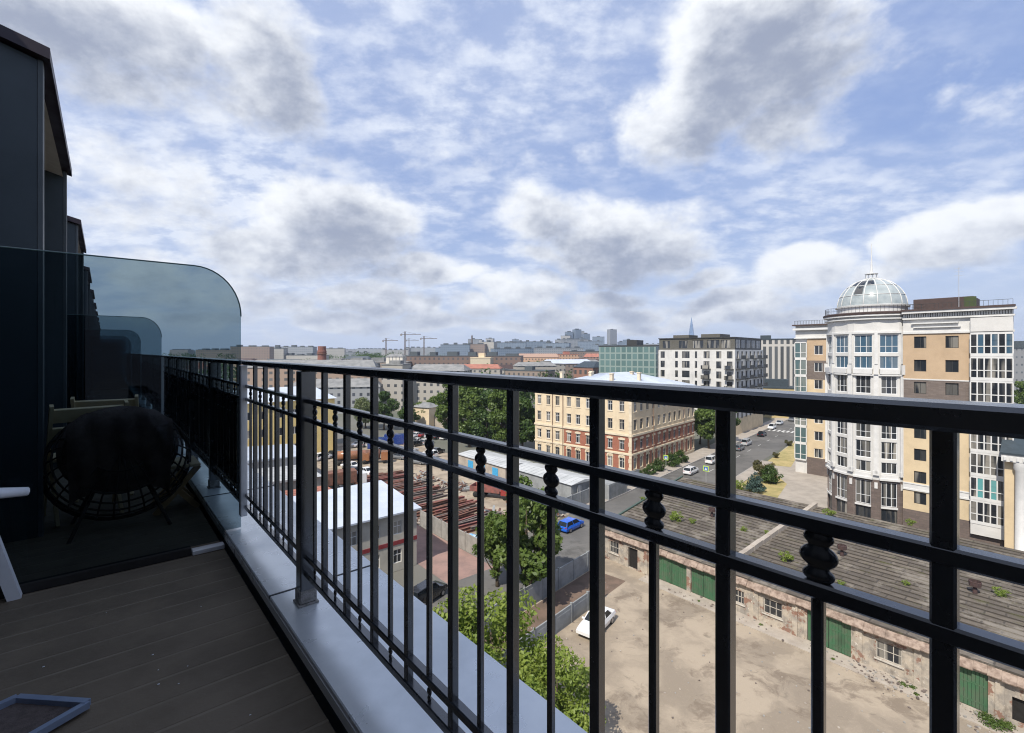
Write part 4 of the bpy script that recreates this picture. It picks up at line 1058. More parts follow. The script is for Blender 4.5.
MB().box(-1, 6, 9.5, WV+.2, 0, ZW-.3).build('rear_wall', M['white'], dm)
# low neighbour with white columns at the right edge
lo = thing('columned_annex', 'low beige annex with white columns and a dark roof at the right edge', 'building', (*uv(u_at(1004, 77.5), 77.5), GZ), A_U)
b = MB(); b.box(0, 14, .5, 9, 0, 12.2); b.build('wall', M['buff'], lo)
b = MB(); b.side([(-.4, 13.0), (-.4, 13.2), (4.5, 15.6), (9.5, 13.2), (9.5, 13.0)], -.3, 14.3); b.build('roof', M['slate'], lo)
b = MB(); b.box(-.2, 14, -.3, .6, 12.2, 12.99)
for i in range(28): b.box(.0+i*.5, .22+i*.5, -.42, -.301, 12.35, 12.75)
b.build('cornice', M['white_trim'], lo)
for x_ in (1.3, 4.6, 7.9): MB().lathe([(.62, 0), (.62, .5), (.5, .6), (.46, 11.2), (.6, 11.5), (.6, 12.19)], 20, (x_, .25, 0)).build('column', M['white_trim'], lo, True)
for x_ in (2.9, 6.2):
    for z in (1.2, 4.8, 8.4): window(lo, x_, .44, z, 1.6, 2.4, 2, (.6,), 'pvc', 'win_dark')

# ------------------------------------------------------------------ modern white flats beyond
MW = (64.9, 139.7)
mf = thing('modern_flats', 'white modern flats with dark window strips, balconies and a dark set back top', 'building', (MW[0]-.736*23.8, MW[1]+.677*23.8, GZ), A_L)
W_, D_, Z1_ = 23.8, 28.0, 25.2
fz = [22.6-3.0*i for i in range(8)]
colw = [(1.6, 1.4), (6.2, .9), (9.2, 2.4), (12.4, .7), (15.6, 1.8), (19.2, 1.5), (22.3, 1.6)]
ops = [(x-w/2, x+w/2, z, z+2.1) for x, w in colw for z in fz]
mb = MB(); facade(mb, 0, W_, 0, Z1_, ops, depth=.25); mb.build('wall', M['white'], mf)
for o_ in ops: window(mf, (o_[0]+o_[1])/2, .15, o_[2], o_[1]-o_[0], 2.1, 1 if o_[1]-o_[0] < 1.2 else 2, (), 'darkframe', 'win_dark')
for x, w in ((15.6, 2.6), (22.3, 2.4)):
    for z in fz[1::1][:6]:
        p = MB(); p.box(x-w/2, x+w/2, -1.2, -.004, z-.25, z-.1); bl_ = p.build('balcony', M['darkframe'], mf)
        r_ = MB(); r_.box(x-w/2, x+w/2, -1.2, -1.17, z-.1, z+.9); r_.build('balcony_glass', M['win_dark'], bl_)
ms_ = put('street_wing', None, mf, (W_, 0, 0), R(90))
ops = [(x-.8, x+.8, z, z+2.1) for x in (2.5, 6.5, 10.5, 14.5, 18.5, 22.5, 26) for z in fz[:7]]
mb = MB(); facade(mb, 0, D_, 0, Z1_, ops, lambda x, z: 1 if z < 5 else 0, (), (5,), .25); mb.build('wall', [M['white'], M['buff']], ms_)
for o_ in ops: window(ms_, (o_[0]+o_[1])/2, .15, o_[2], 1.6, 2.1, 2, (), 'darkframe', 'win_dark')
for z in fz[:6]:
    for x in (3, 11, 19, 25.5):
        p = MB(); p.box(x-2.2, x+2.2, -1.5, -.004, z-.25, z-.1); p.box(x-2.2, x+2.2, -1.5, -1.46, z-.1, z+.9); p.build('balcony', M['darkframe'], ms_)
b = MB(); b.box(0, .3, .0, D_, 0, Z1_-.01) ; b.box(.3, W_-.3, D_-.3, D_, 0, Z1_-.01); b.box(.3, W_-.3, .3, D_-.3, Z1_-.5, Z1_-.02); b.build('rear_wall', M['white'], mf)
M['taupe'] = mat('taupe_panel', (.10, .095, .08), .7)
aw = [(2.4, 2.4), (8.0, 2.8), (12.6, 3.4), (17.2, 3.6), (20.9, 2.6)]
ops = [(x-w/2, x+w/2, Z1_+.45, Z1_+2.9) for x, w in aw]
mb = MB(); facade(mb, 0, W_-.3, Z1_, Z1_+3.5, ops, y=.9, depth=.2); mb.build('attic', M['taupe'], mf)
for o_ in ops: window(mf, (o_[0]+o_[1])/2, 1.0, o_[2], o_[1]-o_[0], 2.45, 3, (), 'darkframe', 'win_dark')
b = MB(); b.box(0, W_-.3, 1.15, D_-1, Z1_-.03, Z1_+3.48); b.box(-.2, W_-.1, .6, D_-.8, Z1_+3.5, Z1_+3.75); b.build('attic_roof', M['darkframe'], mf)
for i in range(5): window(ms_, 3.4+i*5, .24, Z1_+.4, 4.0, 2.6, 4, (), 'darkframe', 'win_dark')
b = MB(); b.box(3.8, 9, 3, 10, Z1_+3.7, Z1_+4.7); b.box(12, W_-6, 5, 14, Z1_+3.7, Z1_+4.9); b.build('roof_plant', M['taupe'], mf)

def block(name, label, x, y, rz_, w, d, h, m, roofm=None, rz0=None, extra=None, group=None, base=GZ):
    """a distant building: body with a storey pattern, parapet, stair heads and flues"""
    r = thing(name, label, 'building', (x, y, base), rz_, group)
    b = MB(); b.box(-w/2, w/2, 0, d, 0, h); b.build('wall', m, r)
    if extra == 'gable':
        g_ = MB(); g_.add([(-w/2-.4, -.4, h), (w/2+.4, -.4, h), (w/2+.4, d+.4, h), (-w/2-.4, d+.4, h), (-w/2+2, d/2, h+d*.22), (w/2-2, d/2, h+d*.22)], [(0, 1, 5, 4), (1, 2, 5), (2, 3, 4, 5), (3, 0, 4), (3, 2, 1, 0)]); g_.build('roof', roofm or M['brown_roof'], r)
    else:
        g_ = MB(); g_.box(-w/2-.2, w/2+.2, -.2, d+.2, h, h+.5)
        for i in range(max(1, int(w/14))):
            cx = -w/2+(i+.5)*w/max(1, int(w/14)); ww_ = rnd.uniform(2, 4.5); g_.box(cx-ww_, cx+ww_, d*.3, d*.7, h+.5, h+rnd.uniform(1.8, 3.4))
        g_.build('roof', roofm or M['slate2'], r)
    return r
gm = lambda *a, **k: grid_mat(*a, **k)
st1 = gm('striped_flats', (.42, .40, .37), (.04, .045, .05), 2.3, 27.5, .55)
p = gnd(780, 408); block('striped_flats', 'pale flats with dark vertical window strips behind the white modern flats', p[0]+6, 212, A_L+R(14), 40, 18, 30.0, st1, M['slate'])
p = gnd(780, 402); block('low_pavilion', 'low yellow brown building with a dark flat roof below the striped flats', 98, 178, A_L+R(14), 18, 10, 11, gm('ochre_wall', (.42, .33, .16), (.10, .10, .09), 3, 3.6, .8), M['slate'])
gg = gm('green_glazing', (.22, .28, .26), (.075, .13, .125), 2.6, 3.0, .32, rough=.12, var=1.35)
block('glass_office', 'green glass office block left of the white modern flats', 51, 214, A_L+R(6), 27, 20, 27.0, gg, M['darkframe'])
block('brick_hall', 'red brick hall with an arched wing between the trees and the green glass office', 37, 250, A_L, 12, 14, 16.5, gm('brick_wall_far', (.24, .13, .095), (.05, .05, .05), 3.2, 4.0, .9), M['slate'], extra='gable')

# ------------------------------------------------------------------ white two storey house with red band, and the yard
wh = thing('white_house', 'small white two storey house with pale metal roof and red band', 'building', (*uv(49.3, 13.0), GZ), A_V)
WW, WD, WH = 14.4, 9.8, 6.6
cols = [1.6, 4.2, 6.8, 9.4, 12.0]
ops = [(c-.5, c+.5, z, z+1.5) for c in cols for z in (.9, 4.1)]
M['putty'] = mat('putty_render', (.47, .445, .385), .85, (.39, .37, .32), .6, dirt=.4)
mb = MB(); facade(mb, 0, WW, 0, WH, ops, depth=.16); mb.build('wall', M['putty'], wh)
for o_ in ops: window(wh, (o_[0]+o_[1])/2, .08, o_[2], 1.0, 1.5, 2, (.6,), 'pvc', 'win_dark')
b = MB(); b.add([(WW, 0, 0), (WW, WD, 0), (WW, WD, WH), (WW, 0, WH), (0, 0, 0), (0, WD, 0), (0, WD, WH), (0, 0, WH)], [(0, 1, 2, 3), (7, 6, 5, 4), (1, 5, 6, 2)]); b.build('side_wall', M['putty'], wh)
MB().box(-.02, WW+.03, -.05, -.003, 2.95, 3.4).build('red_band', mat('red_band', (.24, .03, .035), .7), wh)
MB().box(WW+.003, WW+.05, -.003, WD, 2.95, 3.4).build('red_band', M['rust2'], wh)
b = MB(); b.add([(-.3, -.45, WH), (WW+.4, -.45, WH), (WW+.4, WD+.4, WH+1.0), (-.3, WD+.4, WH+1.0), (-.3, -.45, WH-.18), (WW+.4, -.45, WH-.18), (WW+.4, WD+.4, WH-.1), (-.3, WD+.4, WH-.1)], [(0, 1, 2, 3), (4, 5, 1, 0), (5, 6, 2, 1), (7, 4, 0, 3), (6, 7, 3, 2)])
for i in range(1, 10): x_ = -.3+(WW+.7)*i/10; b.beam((x_, -.45, WH+.02), (x_, WD+.4, WH+1.02), .04, .03)
b.build('roof', M['roof_metal'], wh)
def shed(label, u0, u1, v0, v1, h, wallm, roofm_, pitch=.6, name='shed', eave_=.3):
    r = thing(name, label, 'shed', (*uv(u0, v0), GZ), A_V)       # local x along v, y along u
    w_, d_ = v1-v0, u1-u0
    MB().box(0, w_, 0, d_, 0, h).build('wall', wallm, r)
    b = MB(); e = eave_
    b.add([(-e, -e, h+.02), (w_+e, -e, h+.02), (w_+e, d_+e, h+.02), (-e, d_+e, h+.02), (w_/2, -e, h+pitch), (w_/2, d_+e, h+pitch)], [(0, 4, 5, 3), (4, 1, 2, 5), (0, 1, 4), (2, 3, 5), (3, 2, 1, 0)])
    n = int(d_/1.1)
    for i in range(1, n):
        y_ = -e+(d_+2*e)*i/n; b.beam((-e, y_, h+.04), (w_/2, y_, h+pitch+.02), .05, .05); b.beam((w_/2, y_, h+pitch+.02), (w_+e, y_, h+.04), .05, .05)
    b.build('roof', roofm_, r); return r
M['redroof'] = mat('faded_red_roof', (.36, .15, .105), .9, (.27, .12, .09), .4, dirt=.4)
M['greyroof'] = mat('pale_grey_roof', (.24, .24, .235), .88, (.16, .165, .165), .4, dirt=.4)
M['paleroof'] = mat('pale_shed_roof', (.46, .475, .48), .8, (.36, .375, .38), .4, dirt=.4)
M['fencegrey'] = mat('grey_fence', (.27, .285, .29), .85, (.20, .21, .215), .8, dirt=.4)
shed('low shed with a faded red roof behind the white house', 63, 77, 8, 26.5, 3.3, M['concrete'], M['redroof'], .5)
shed('low shed with a pale grey roof between the red roofed shed and the yellow house', 80, 90, 4, 27, 4.2, M['concrete_pale'], M['paleroof'], .7)
shed('long white roofed warehouse in front of the yellow house', 94, 108, -6, 30, 5.0, M['white'], M['roof_metal'], .9)
# long low building with blue doors, then grey shed with white roof
s1 = shed('tan low workshop with blue doors at the back of the steel yard', 68.5, 84, 56.5, 63, 3.1, M['concrete_pale'], M['paleroof'], .4)
for y_ in (2.2, 6.3, 10.2):
    d_ = MB(); d_.box(-.06, -.004, y_, y_+1.7, .05, 2.5); d_.build('door', mat('blue_door', (.05, .33, .60), .5), s1)
shed('long grey shed with a white roof between the steel yard and the cream house', 53, 67.5, 57.5, 63.5, 3.0, M['fencegrey'], M['paleroof'], .5)
def container(label, x, y, rz_, m, l=6.0):
    r = thing('container', label, 'container', (x, y, GZ), rz_)
    b = MB(); n = int(l/.28)
    pr = []
    b.box(-l/2, l/2, -1.2, 1.2, .12, 2.6)
    for i in range(n): x_ = -l/2+.1+(l-.2)*i/n; b.box(x_, x_+.14, -1.235, -1.201, .25, 2.45); b.box(x_, x_+.14, 1.201, 1.235, .25, 2.45)
    b.build('body', m, r)
    f = MB()
    for sx in (-1, 1):
        for sy in (-1, 1): f.box(sx*l/2-.08, sx*l/2+.08, sy*1.2-.07, sy*1.2+.07, 0, 2.66)
    f.build('corner_post', M['fencegrey'], r); return r
x_, y_ = gnd(613, 497); container('grey freight container beside the street fence, before the cream house', x_, y_+1, A_E, M['fencegrey'])
x_, y_ = gnd(583, 499); container('white freight container left of the grey one', x_, y_+1.5, A_E, M['white'])
x_, y_ = gnd(398, 444); container('blue freight container at the far side of the yard', x_, y_, R(5), M['box_blue'], 7)
x_, y_ = gnd(380, 448); container('blue freight container nearer the orange trucks', x_, y_, R(8), M['box_blue'])
# fences
def fence(label, p, q, h, m, post=2.5, th=.12):
    a = Vector((*p, 0)); c = Vector((*q, 0)); L = (c-a).length; ang = math.atan2(c.y-a.y, c.x-a.x)
    r = thing('concrete_fence', label, 'fence', (*p, GZ), ang)
    n = max(1, int(L/post))
    for i in range(n):
        b = MB(); x0, x1 = L*i/n, L*(i+1)/n; j = rnd.uniform(-.03, .03)
        b.bbox(x0+.06, x1-.06, -th/2, th/2, -.1, h+j, .015); b.box(x0+.2, x1-.2, -th/2-.02, -th/2+.001, .3, h-.35); b.build('panel', m, r)
        MB().bbox(x0-.08, x0+.06, -.1, .1, -.1, h+.12, .015).build('post', m, r)
    return r
fence('grey concrete fence along the street, right of the tall tree', en(24, -29.3), en(48.5, -29.3), 2.1, M['fencegrey'])
fence('pale low concrete wall behind the white car in the courtyard', en(20, -24.8), en(41.5, -24.8), 1.7, M['fencegrey'])
fence('concrete panel fence between the steel yard and the red path', uv(60, 34), uv(46.2, 34), 2.2, M['concrete'])
fence('grey metal fence along the left side of the street before the shed', en(41.5, -42.2), en(84, -42.2), 2.4, M['fencegrey'])
tb = tag(MB().add([(0, 0, .9), (2.2, .1, 1.1), (2.4, 1.6, .7), (.2, 1.7, .8), (1.2, .8, 1.3), (0, 0, 0), (2.2, .1, 0), (2.4, 1.6, 0), (.2, 1.7, 0)], [(0, 1, 4), (1, 2, 4), (2, 3, 4), (3, 0, 4), (0, 5, 6, 1), (1, 6, 7, 2), (2, 7, 8, 3), (3, 8, 5, 0)]).build('tarpaulin', mat('blue_tarpaulin', (.16, .36, .62), .5, (.6, .68, .75), 1), None, loc=(*gnd(461, 546), GZ)), 'crumpled blue and white tarpaulin over a heap by the concrete fence', 'tarpaulin')

# rusty steel lying in the yard
def beam_me(l, m):
    b = MB(); b.box(-l/2, l/2, -.15, .15, 0, .04); b.box(-l/2, l/2, -.15, .15, .30, .34); b.box(-l/2, l/2, -.03, .03, .04, .30); return b.mesh('steel_beam', m)
bms = [beam_me(l, M[m]) for l, m in ((9, 'rust'), (8, 'rust2'), (7, 'rust3'), (9.5, 'rust3'), (6.5, 'rust'), (8.5, 'rust2'))]
for r_ in range(26):
    u = 53+r_*1.45+rnd.uniform(-.4, .4); v = 40.6+rnd.uniform(-1.4, 1.4)
    for j in range(rnd.choice((2, 3, 4, 4))):
        me = rnd.choice(bms); x_, y_ = uv(u+rnd.uniform(-.3, .3)+(j % 2)*.42, v+rnd.uniform(-.9, .9))
        o = put('steel_beam', me, None, (x_, y_, GZ+.34*(j//2)+.003*j), PHI+R(rnd.uniform(-7, 7)))
        tag(o, 'long rusty steel beam lying in the stacks on the sandy yard', 'steel beam', 'steel beams in the yard')

# ------------------------------------------------------------------ cars
def car_meshes(key, paintm, L=4.4, W=1.75, Hh=1.45, kind='hatch'):
    z0, zb = .22, .86
    if kind == 'sedan': st = [(-.5, .50, .80), (-.485, .3, .86), (-.30, .25, .93), (-.05, .25, .92), (.18, .25, .92), (.30, .25, .90), (.46, .28, .80), (.5, .42, .70)]; cab = (-.33, -.20, .06, .20)
    elif kind == 'suv': st = [(-.5, .45, 1.0), (-.49, .3, 1.02), (-.3, .28, 1.04), (0, .28, 1.03), (.22, .28, 1.02), (.36, .28, .98), (.47, .3, .88), (.5, .45, .75)]; cab = (-.49, -.44, .10, .25)
    else: st = [(-.5, .45, .88), (-.49, .3, .92), (-.3, .25, .96), (0, .25, .94), (.22, .25, .93), (.34, .25, .90), (.47, .28, .78), (.5, .42, .66)]; cab = (-.485, -.42, .08, .26)
    b = MB(); vs = []
    for fx, lo, hi in st:
        x = fx*L; e = 1-.10*max(0, abs(fx)-.38)/.12
        w = W/2*e; md = lo+(hi-lo)*.55
        vs += [(x, -w*.92, lo), (x, -w, md), (x, -w*.90, hi), (x, w*.90, hi), (x, w, md), (x, w*.92, lo)]
    n = 6; fs = []
    for i in range(len(st)-1):
        for j in range(n): fs.append((i*n+j, (i+1)*n+j, (i+1)*n+(j+1) % n, i*n+(j+1) % n))
    fs += [tuple(range(n)), tuple(range((len(st)-1)*n+n-1, (len(st)-1)*n-1, -1))]
    b.add(vs, [f[::-1] for f in fs])
    r0, r1, f1, f0 = [c*L for c in cab]; zt = Hh; zc = st[3][2]-.03; wb, wt = W/2*.88, W/2*.70
    b.add([(r1, -wt, zt-.02), (f1, -wt, zt-.02), (f1, wt, zt-.02), (r1, wt, zt-.02), (r1+.1, -wt*.9, zt+.02), (f1-.1, -wt*.9, zt+.02), (f1-.1, wt*.9, zt+.02), (r1+.1, wt*.9, zt+.02)], [(0, 1, 5, 4), (1, 2, 6, 5), (2, 3, 7, 6), (3, 0, 4, 7), (4, 5, 6, 7), (3, 2, 1, 0)])
    for sy in (-1, 1):                            # pillars
        for (xa, xb) in ((r0, r1), (f0, f1), ((r0+f0)/2*.9, (r1+f1)/2*.9)): b.beam((xa, sy*wb, zc), (xb, sy*wt, zt), .07, .06)
        b.bbox(f0*.86, f0*.86+.16, sy*wb-.02 if sy > 0 else -wb-.2, sy*wb+.2 if sy > 0 else -wb+.02, zc+.06, zc+.2, .02)
    g = MB(); g.add([(r0, -wb, zc), (f0, -wb, zc), (f0, wb, zc), (r0, wb, zc), (r1, -wt, zt-.03), (f1, -wt, zt-.03), (f1, wt, zt-.03), (r1, wt, zt-.03)], [(0, 1, 5, 4), (1, 2, 6, 5), (2, 3, 7, 6), (3, 0, 4, 7)])
    hl = MB(); tl = MB()
    wh_ = MB(); wh_.lathe([(.02, -.1), (.31, -.1), (.33, -.07), (.33, .07), (.31, .1), (.02, .1)], 18)
    wh_.v = [(x, z, y+0) for x, y, z in wh_.v]
    rm = MB(); rm.lathe([(.0, .0), (.20, .0), (.21, -.012), (.0, -.02)], 14); rm.v = [(x, z, y) for x, y, z in rm.v]
    lm = MB().bbox(-.03, .03, -.17, .17, -.07, .07, .02)
    return dict(body=b.mesh('body', paintm), glass=g.mesh('cabin_glass', M['carglass']), wheel=wh_.mesh('wheel', M['tyre'], True), rim=rm.mesh('rim', M['rim']), hl=lm.mesh('headlight', M['lamp_white']), tl=lm.mesh('tail_light', M['lamp_red']), L=L, W=W, st=st, kind=kind)
_cm = {}
def car(label, x, y, rz_, paint_='car_white', kind='hatch', group=None, L=4.4, W=1.75, Hh=None, z=GZ):
    Hh = Hh or {'sedan': 1.42, 'suv': 1.7, 'hatch': 1.48}[kind]
    key = (paint_, kind, L)
    if key not in _cm: _cm[key] = car_meshes(key, M[paint_], L, W, Hh, kind)
    c = _cm[key]; r = thing('car', label, 'car', (x, y, z+.01), rz_, group)
    put('body', c['body'], r); put('cabin_glass', c['glass'], r)
    for sx in (-.30, .31):
        for sy in (-1, 1):
            w = put('wheel', c['wheel'], r, (sx*L, sy*(W/2-.11), .33)); put('rim', c['rim'], w, (0, sy*.105, 0), 0 if sy < 0 else math.pi)
    for sy in (-1, 1):
        put('headlight', c['hl'], r, (L*.485, sy*W*.33, c['st'][-1][2]-.02)); put('tail_light', c['tl'], r, (-L*.495, sy*W*.35, c['st'][0][2]-.1))
    return r
AE = A_E
car('white old saloon car parked in the sandy courtyard behind the railing', 7.5, 42.6, math.atan2(-4, -3), 'car_white', 'sedan', L=4.7)
x_, y_ = gnd(571, 529); car('bright blue car driving along the street beside the grey fence', x_, y_, AE, 'car_blue', 'hatch', L=4.3)
x_, y_ = gnd(427, 600); car('black car parked by the white house with the red band', x_, y_, AE+R(10), 'car_black', 'suv', L=4.6)
for px, py, pn, kd, lb in ((691, 473.5, 'car_white', 'hatch', 'white car parked near the road sign beside the cream house'), (712, 463, 'car_white', 'suv', 'white high car parked just beyond the first white car on the street'),
        (739, 450, 'car_grey', 'hatch', 'dark grey car seen just right of the thick bar on the street'), (746.5, 445, 'car_silver', 'suv', 'silver van like car parked at the kerb before the gates'), (762, 436, 'car_black', 'sedan', 'black car parked alone near the street crossing'),
        (772, 429, 'car_white', 'suv', 'white high car waiting near the zebra stripes'), (779.5, 424.5, 'car_silver', 'sedan', 'silver car beyond the zebra stripes'), (792, 421, 'car_grey', 'suv', 'grey car on the crossing street by the rear wing')):
    x_, y_ = gnd(px, py); car(lb, x_, y_, AE+(math.pi if px > 770 else 0), pn, kd, 'cars on the street')
yc = [(417, 437, 'car_white', 'white car at the left end of the row under the trees'), (424, 436.5, 'car_red', 'red car in the row parked under the trees'), (431, 437.5, 'car_silver', 'silver car in the row parked under the trees'), (438, 438.5, 'car_black', 'black car in the middle of the row under the trees'),
      (446, 439, 'car_white', 'white car right of the black car under the trees'), (454, 440.5, 'car_grey', 'grey car at the right end of the row under the trees'), (418, 443, 'car_white', 'white car parked in front of the row under the trees'), (427, 444, 'car_silver', 'silver car parked in front of the row, next to the white one'), (437, 453.5, 'car_black', 'black car standing alone on the sand before the parked row')]
for px, py, pn, lb in yc:
    x_, y_ = gnd(px, py); car(lb, x_, y_, R(60), pn, 'sedan' if pn != 'car_silver' else 'hatch', 'cars parked in the yard')
for i in range(9):
    x_, y_ = gnd(412+i*6.2, 432.5+.35*i+rnd.uniform(-.4, .4)); car('car in the dense back row under the trees, mostly hidden by the front row', x_, y_, R(60)+rnd.uniform(-.1, .1), rnd.choice(['car_white', 'car_black', 'car_grey', 'car_silver', 'car_red']), rnd.choice(['sedan', 'hatch']), 'back row of cars in the yard')
def truck(label, x, y, rz_, cab, load, body='tank'):
    r = thing('truck', label, 'truck', (x, y, GZ), rz_)
    MB().bbox(-3.6, 3.6, -.45, .45, .75, 1.0, .03).build('chassis', M['rust3'], r)
    c = MB(); c.prism([(2.0, -1.15), (3.55, -1.15), (3.7, -.9), (3.7, .9), (3.55, 1.15), (2.0, 1.15)], .75, 2.5); cb_ = c.build('cab', M[cab], r)
    MB().box(3.2, 3.72, -.95, .95, 1.65, 2.3).build('windscreen', M['carglass'], cb_)
    b = MB()
    if body == 'tank':
        b.tube([(-3.6, 0, 2.0), (-3.5, 0, 2.0), (1.7, 0, 2.0), (1.8, 0, 2.0)], [.6, .95, .95, .6], 18)
    elif body == 'flat': b.box(-3.6, 1.8, -1.2, 1.2, 1.05, 1.25); b.box(-3.6, 1.8, -1.2, -1.12, 1.25, 1.9); b.box(-3.6, 1.8, 1.12, 1.2, 1.25, 1.9); b.box(-3.6, -3.5, -1.1, 1.1, 1.25, 1.9)
    else: b.bbox(-3.6, 1.85, -1.2, 1.2, 1.05, 3.2, .04)
    b.build('load_body', M[load], r, body == 'tank')
    for sx in (-2.6, -1.5, 2.7):
        for sy in (-1, 1): w = MB(); w.lathe([(.02, -.14), (.46, -.14), (.48, 0), (.46, .14), (.02, .14)], 16); w.v = [(x, z, y) for x, y, z in w.v]; w.build('wheel', M['tyre'], r, True, loc=(sx, sy*1.0, .48))
    return r
x_, y_ = gnd(352, 464); truck('orange tank truck parked in the yard left of the other orange truck', x_, y_, R(15), 'truck_orange', 'truck_orange')
x_, y_ = gnd(372, 463); truck('orange truck with a tank parked right of its twin in the yard', x_, y_, R(12), 'truck_orange', 'rust')
x_, y_ = gnd(484, 471); truck('sky blue truck standing before the tan workshop', x_, y_, R(150), 'cab_blue', 'rust3', 'flat')
x_, y_ = gnd(492, 497); truck('red flatbed truck standing at the right of the steel stacks', x_, y_, R(-20), 'car_red', 'rust2', 'flat')
x_, y_ = gnd(345, 488); truck('white box truck beside the red roofed shed', x_, y_, R(30), 'car_white', 'rust', 'box')

r4 = random.Random(31)
for i in range(20):
    u_, v_ = r4.uniform(92, 122), r4.uniform(37, 62); x_, y_ = uv(u_, v_)
    car('car standing among others in the far part of the sandy yard beside the trucks', x_, y_, R(60)+r4.choice([0, 1.57])+r4.uniform(-.15, .15), r4.choice(['car_white', 'car_black', 'car_grey', 'car_silver', 'car_grey', 'car_white']), r4.choice(['sedan', 'hatch', 'suv']), 'scattered cars in the far yard')
heap_me = []
for sd_ in range(4):
    hb_ = MB(); rr_ = random.Random(sd_+50)
    for _ in range(26):
        p = Vector((rr_.gauss(0, .8), rr_.gauss(0, .8), 0)); p.z = max(.05, .9-.5*p.length)*rr_.random(); q_ = p+Vector((rr_.uniform(-1, 1), rr_.uniform(-1, 1), rr_.uniform(-.15, .35)))*rr_.uniform(.5, 1.3)
        hb_.beam(p, q_, rr_.uniform(.08, .35), rr_.uniform(.05, .25), rr_.randrange(4))
    heap_me.append(hb_.mesh('scrap_heap', [M['rust'], M['rust3'], M['fencegrey'], M['concrete_pale']]))
for i in range(34):
    u_, v_ = (r4.uniform(49, 92), r4.uniform(44, 56)) if i < 18 else (r4.uniform(60, 96), r4.uniform(27, 36)); x_, y_ = uv(u_, v_)
    o = put('scrap_heap', r4.choice(heap_me), None, (x_, y_, GZ), r4.uniform(0, 6)); s_ = r4.uniform(.7, 1.5); o.scale = (s_, s_, s_*.9)
    tag(o, 'low heap of rusty and grey scrap pieces on the sandy steel yard', 'scrap heap', 'scrap heaps in the yard')
# road signs
def sign(label, px, py, h=2.6):
    x_, y_ = gnd(px, py); r = thing('road_sign', label, 'sign', (x_, y_, GZ), A_L)
    MB().tube([(0, 0, 0), (0, 0, h+.5)], .035, 8).build('pole', M['alu'], r)
    MB().bbox(-.5, .5, -.06, -.037, h-.4, h+.6, .02).build('backing_board', mat('lime_board', (.45, .62, .10), .5), r)
    MB().bbox(-.34, .34, -.08, -.062, h-.24, h+.44, .015).build('sign_plate', mat('sign_blue', (.03, .12, .45), .4), r)
    t = MB(); t.add([(-.24, -.085, h-.16), (.24, -.085, h-.16), (0, -.085, h+.36)], [(0, 1, 2)]); t.build('triangle', M['white_trim'], r)
sign('square crossing sign on a lime board beside the white parked car', 706, 488, 3.4)
sign('square crossing sign on a lime board by the bushes of the cream house', 666, 474, 3.2)

# ------------------------------------------------------------------ left middle distance
yh = thing('yellow_house', 'yellow three storey house with rows of windows behind the sheds', 'building', (*uv(118, 2), GZ), A_V)
YW = 41.0
M['yellow'] = mat('yellow_render', (.70, .54, .23), .85, (.62, .48, .20), .4, dirt=.15)
ops = [(x-.6, x+.6, z, z+1.8) for x in np.arange(2, YW-1, 3.3) for z in (1.4, 5.4, 9.4)]
mb = MB(); facade(mb, 0, YW, 0, 13.2, ops, depth=.2); mb.build('wall', M['yellow'], yh)
for o_ in ops: window(yh, (o_[0]+o_[1])/2, .1, o_[2], 1.2, 1.8, 2, (), 'pvc', 'win_dark')
b = MB(); b.box(0, YW, .25, 14, 0, 13.1); b.build('core_wall', M['yellow'], yh)
b = MB(); b.add([(-.5, -.5, 13.2), (YW+.5, -.5, 13.2), (YW+.5, 14.5, 13.2), (-.5, 14.5, 13.2), (3, 7, 16), (YW-3, 7, 16)], [(0, 1, 5, 4), (1, 2, 5), (2, 3, 4, 5), (3, 0, 4), (3, 2, 1, 0)]); b.build('roof', M['roof_metal'], yh)
# pale flats behind the trees
flat_m = gm('pale_flats', (.34, .32, .285), (.04, .045, .05), 3.0, 3.0, .95)
flat_m2 = gm('grey_flats', (.29, .30, .305), (.035, .04, .05), 2.8, 3.0, .9)
block('pale_flats', 'pale grey four storey flats behind the trees of the yard', -33, 205, R(-12), 26, 12, 16.5, flat_m, M['greyroof'], extra='gable')
block('pale_flats', 'tall narrow pale flats left of the four storey ones', -50, 200, R(-6), 9, 11, 19, flat_m, M['greyroof'])
block('grey_house', 'grey house with a grey hipped roof left of the willow like tree', -70, 190, R(12), 34, 14, 10.5, flat_m2, M['greyroof'], extra='gable')
block('workshop', 'low pale workshop with overhanging roof before the pale flats', -29, 152, R(-30), 7, 6, 7, M['cream'], M['greyroof'], extra='gable')
block('workshop', 'flat roofed low workshop right of the overhanging roof', -21, 150, R(-35), 9, 7, 4, M['concrete_pale'], M['concrete'])
# brick factory and neighbours
fact = gm('factory_brick', (.17, .12, .10), (.045, .045, .05), 3.4, 3.6, 1.1)
fact2 = gm('factory_brown', (.25, .20, .165), (.06, .06, .06), 3.0, 3.4, 1.0)
block('brick_factory', 'long dark brick factory with many windows in the distance', -36, 335, R(-6), 85, 18, 21.5, fact, M['slate2'])
block('brick_factory', 'brown brick works with flat roofs left of the dark factory', -105, 320, R(4), 70, 20, 17.5, fact2, M['greyroof'])
block('brick_factory', 'low brown works nearest behind the yellow house', -98, 235, R(10), 60, 16, 17, gm('works', (.33, .24, .18), (.07, .07, .07), 3.4, 3.2, 1.0), M['greyroof'], extra='gable')
block('cream_block', 'small plain cream cube at the end of the dark brick factory', -21, 318, R(-8), 13.5, 12, 20.5, mat('cream_plain', (.55, .48, .36), .9, dirt=.2), M['cream'])
block('white_pavilion', 'small white pavilion on a roof line in front of the far wood', -76, 310, R(0), 11, 9, 21.5, gm('pav', (.66, .62, .54), (.2, .2, .2), 2.2, 6, .9), M['greyroof'], extra='gable')
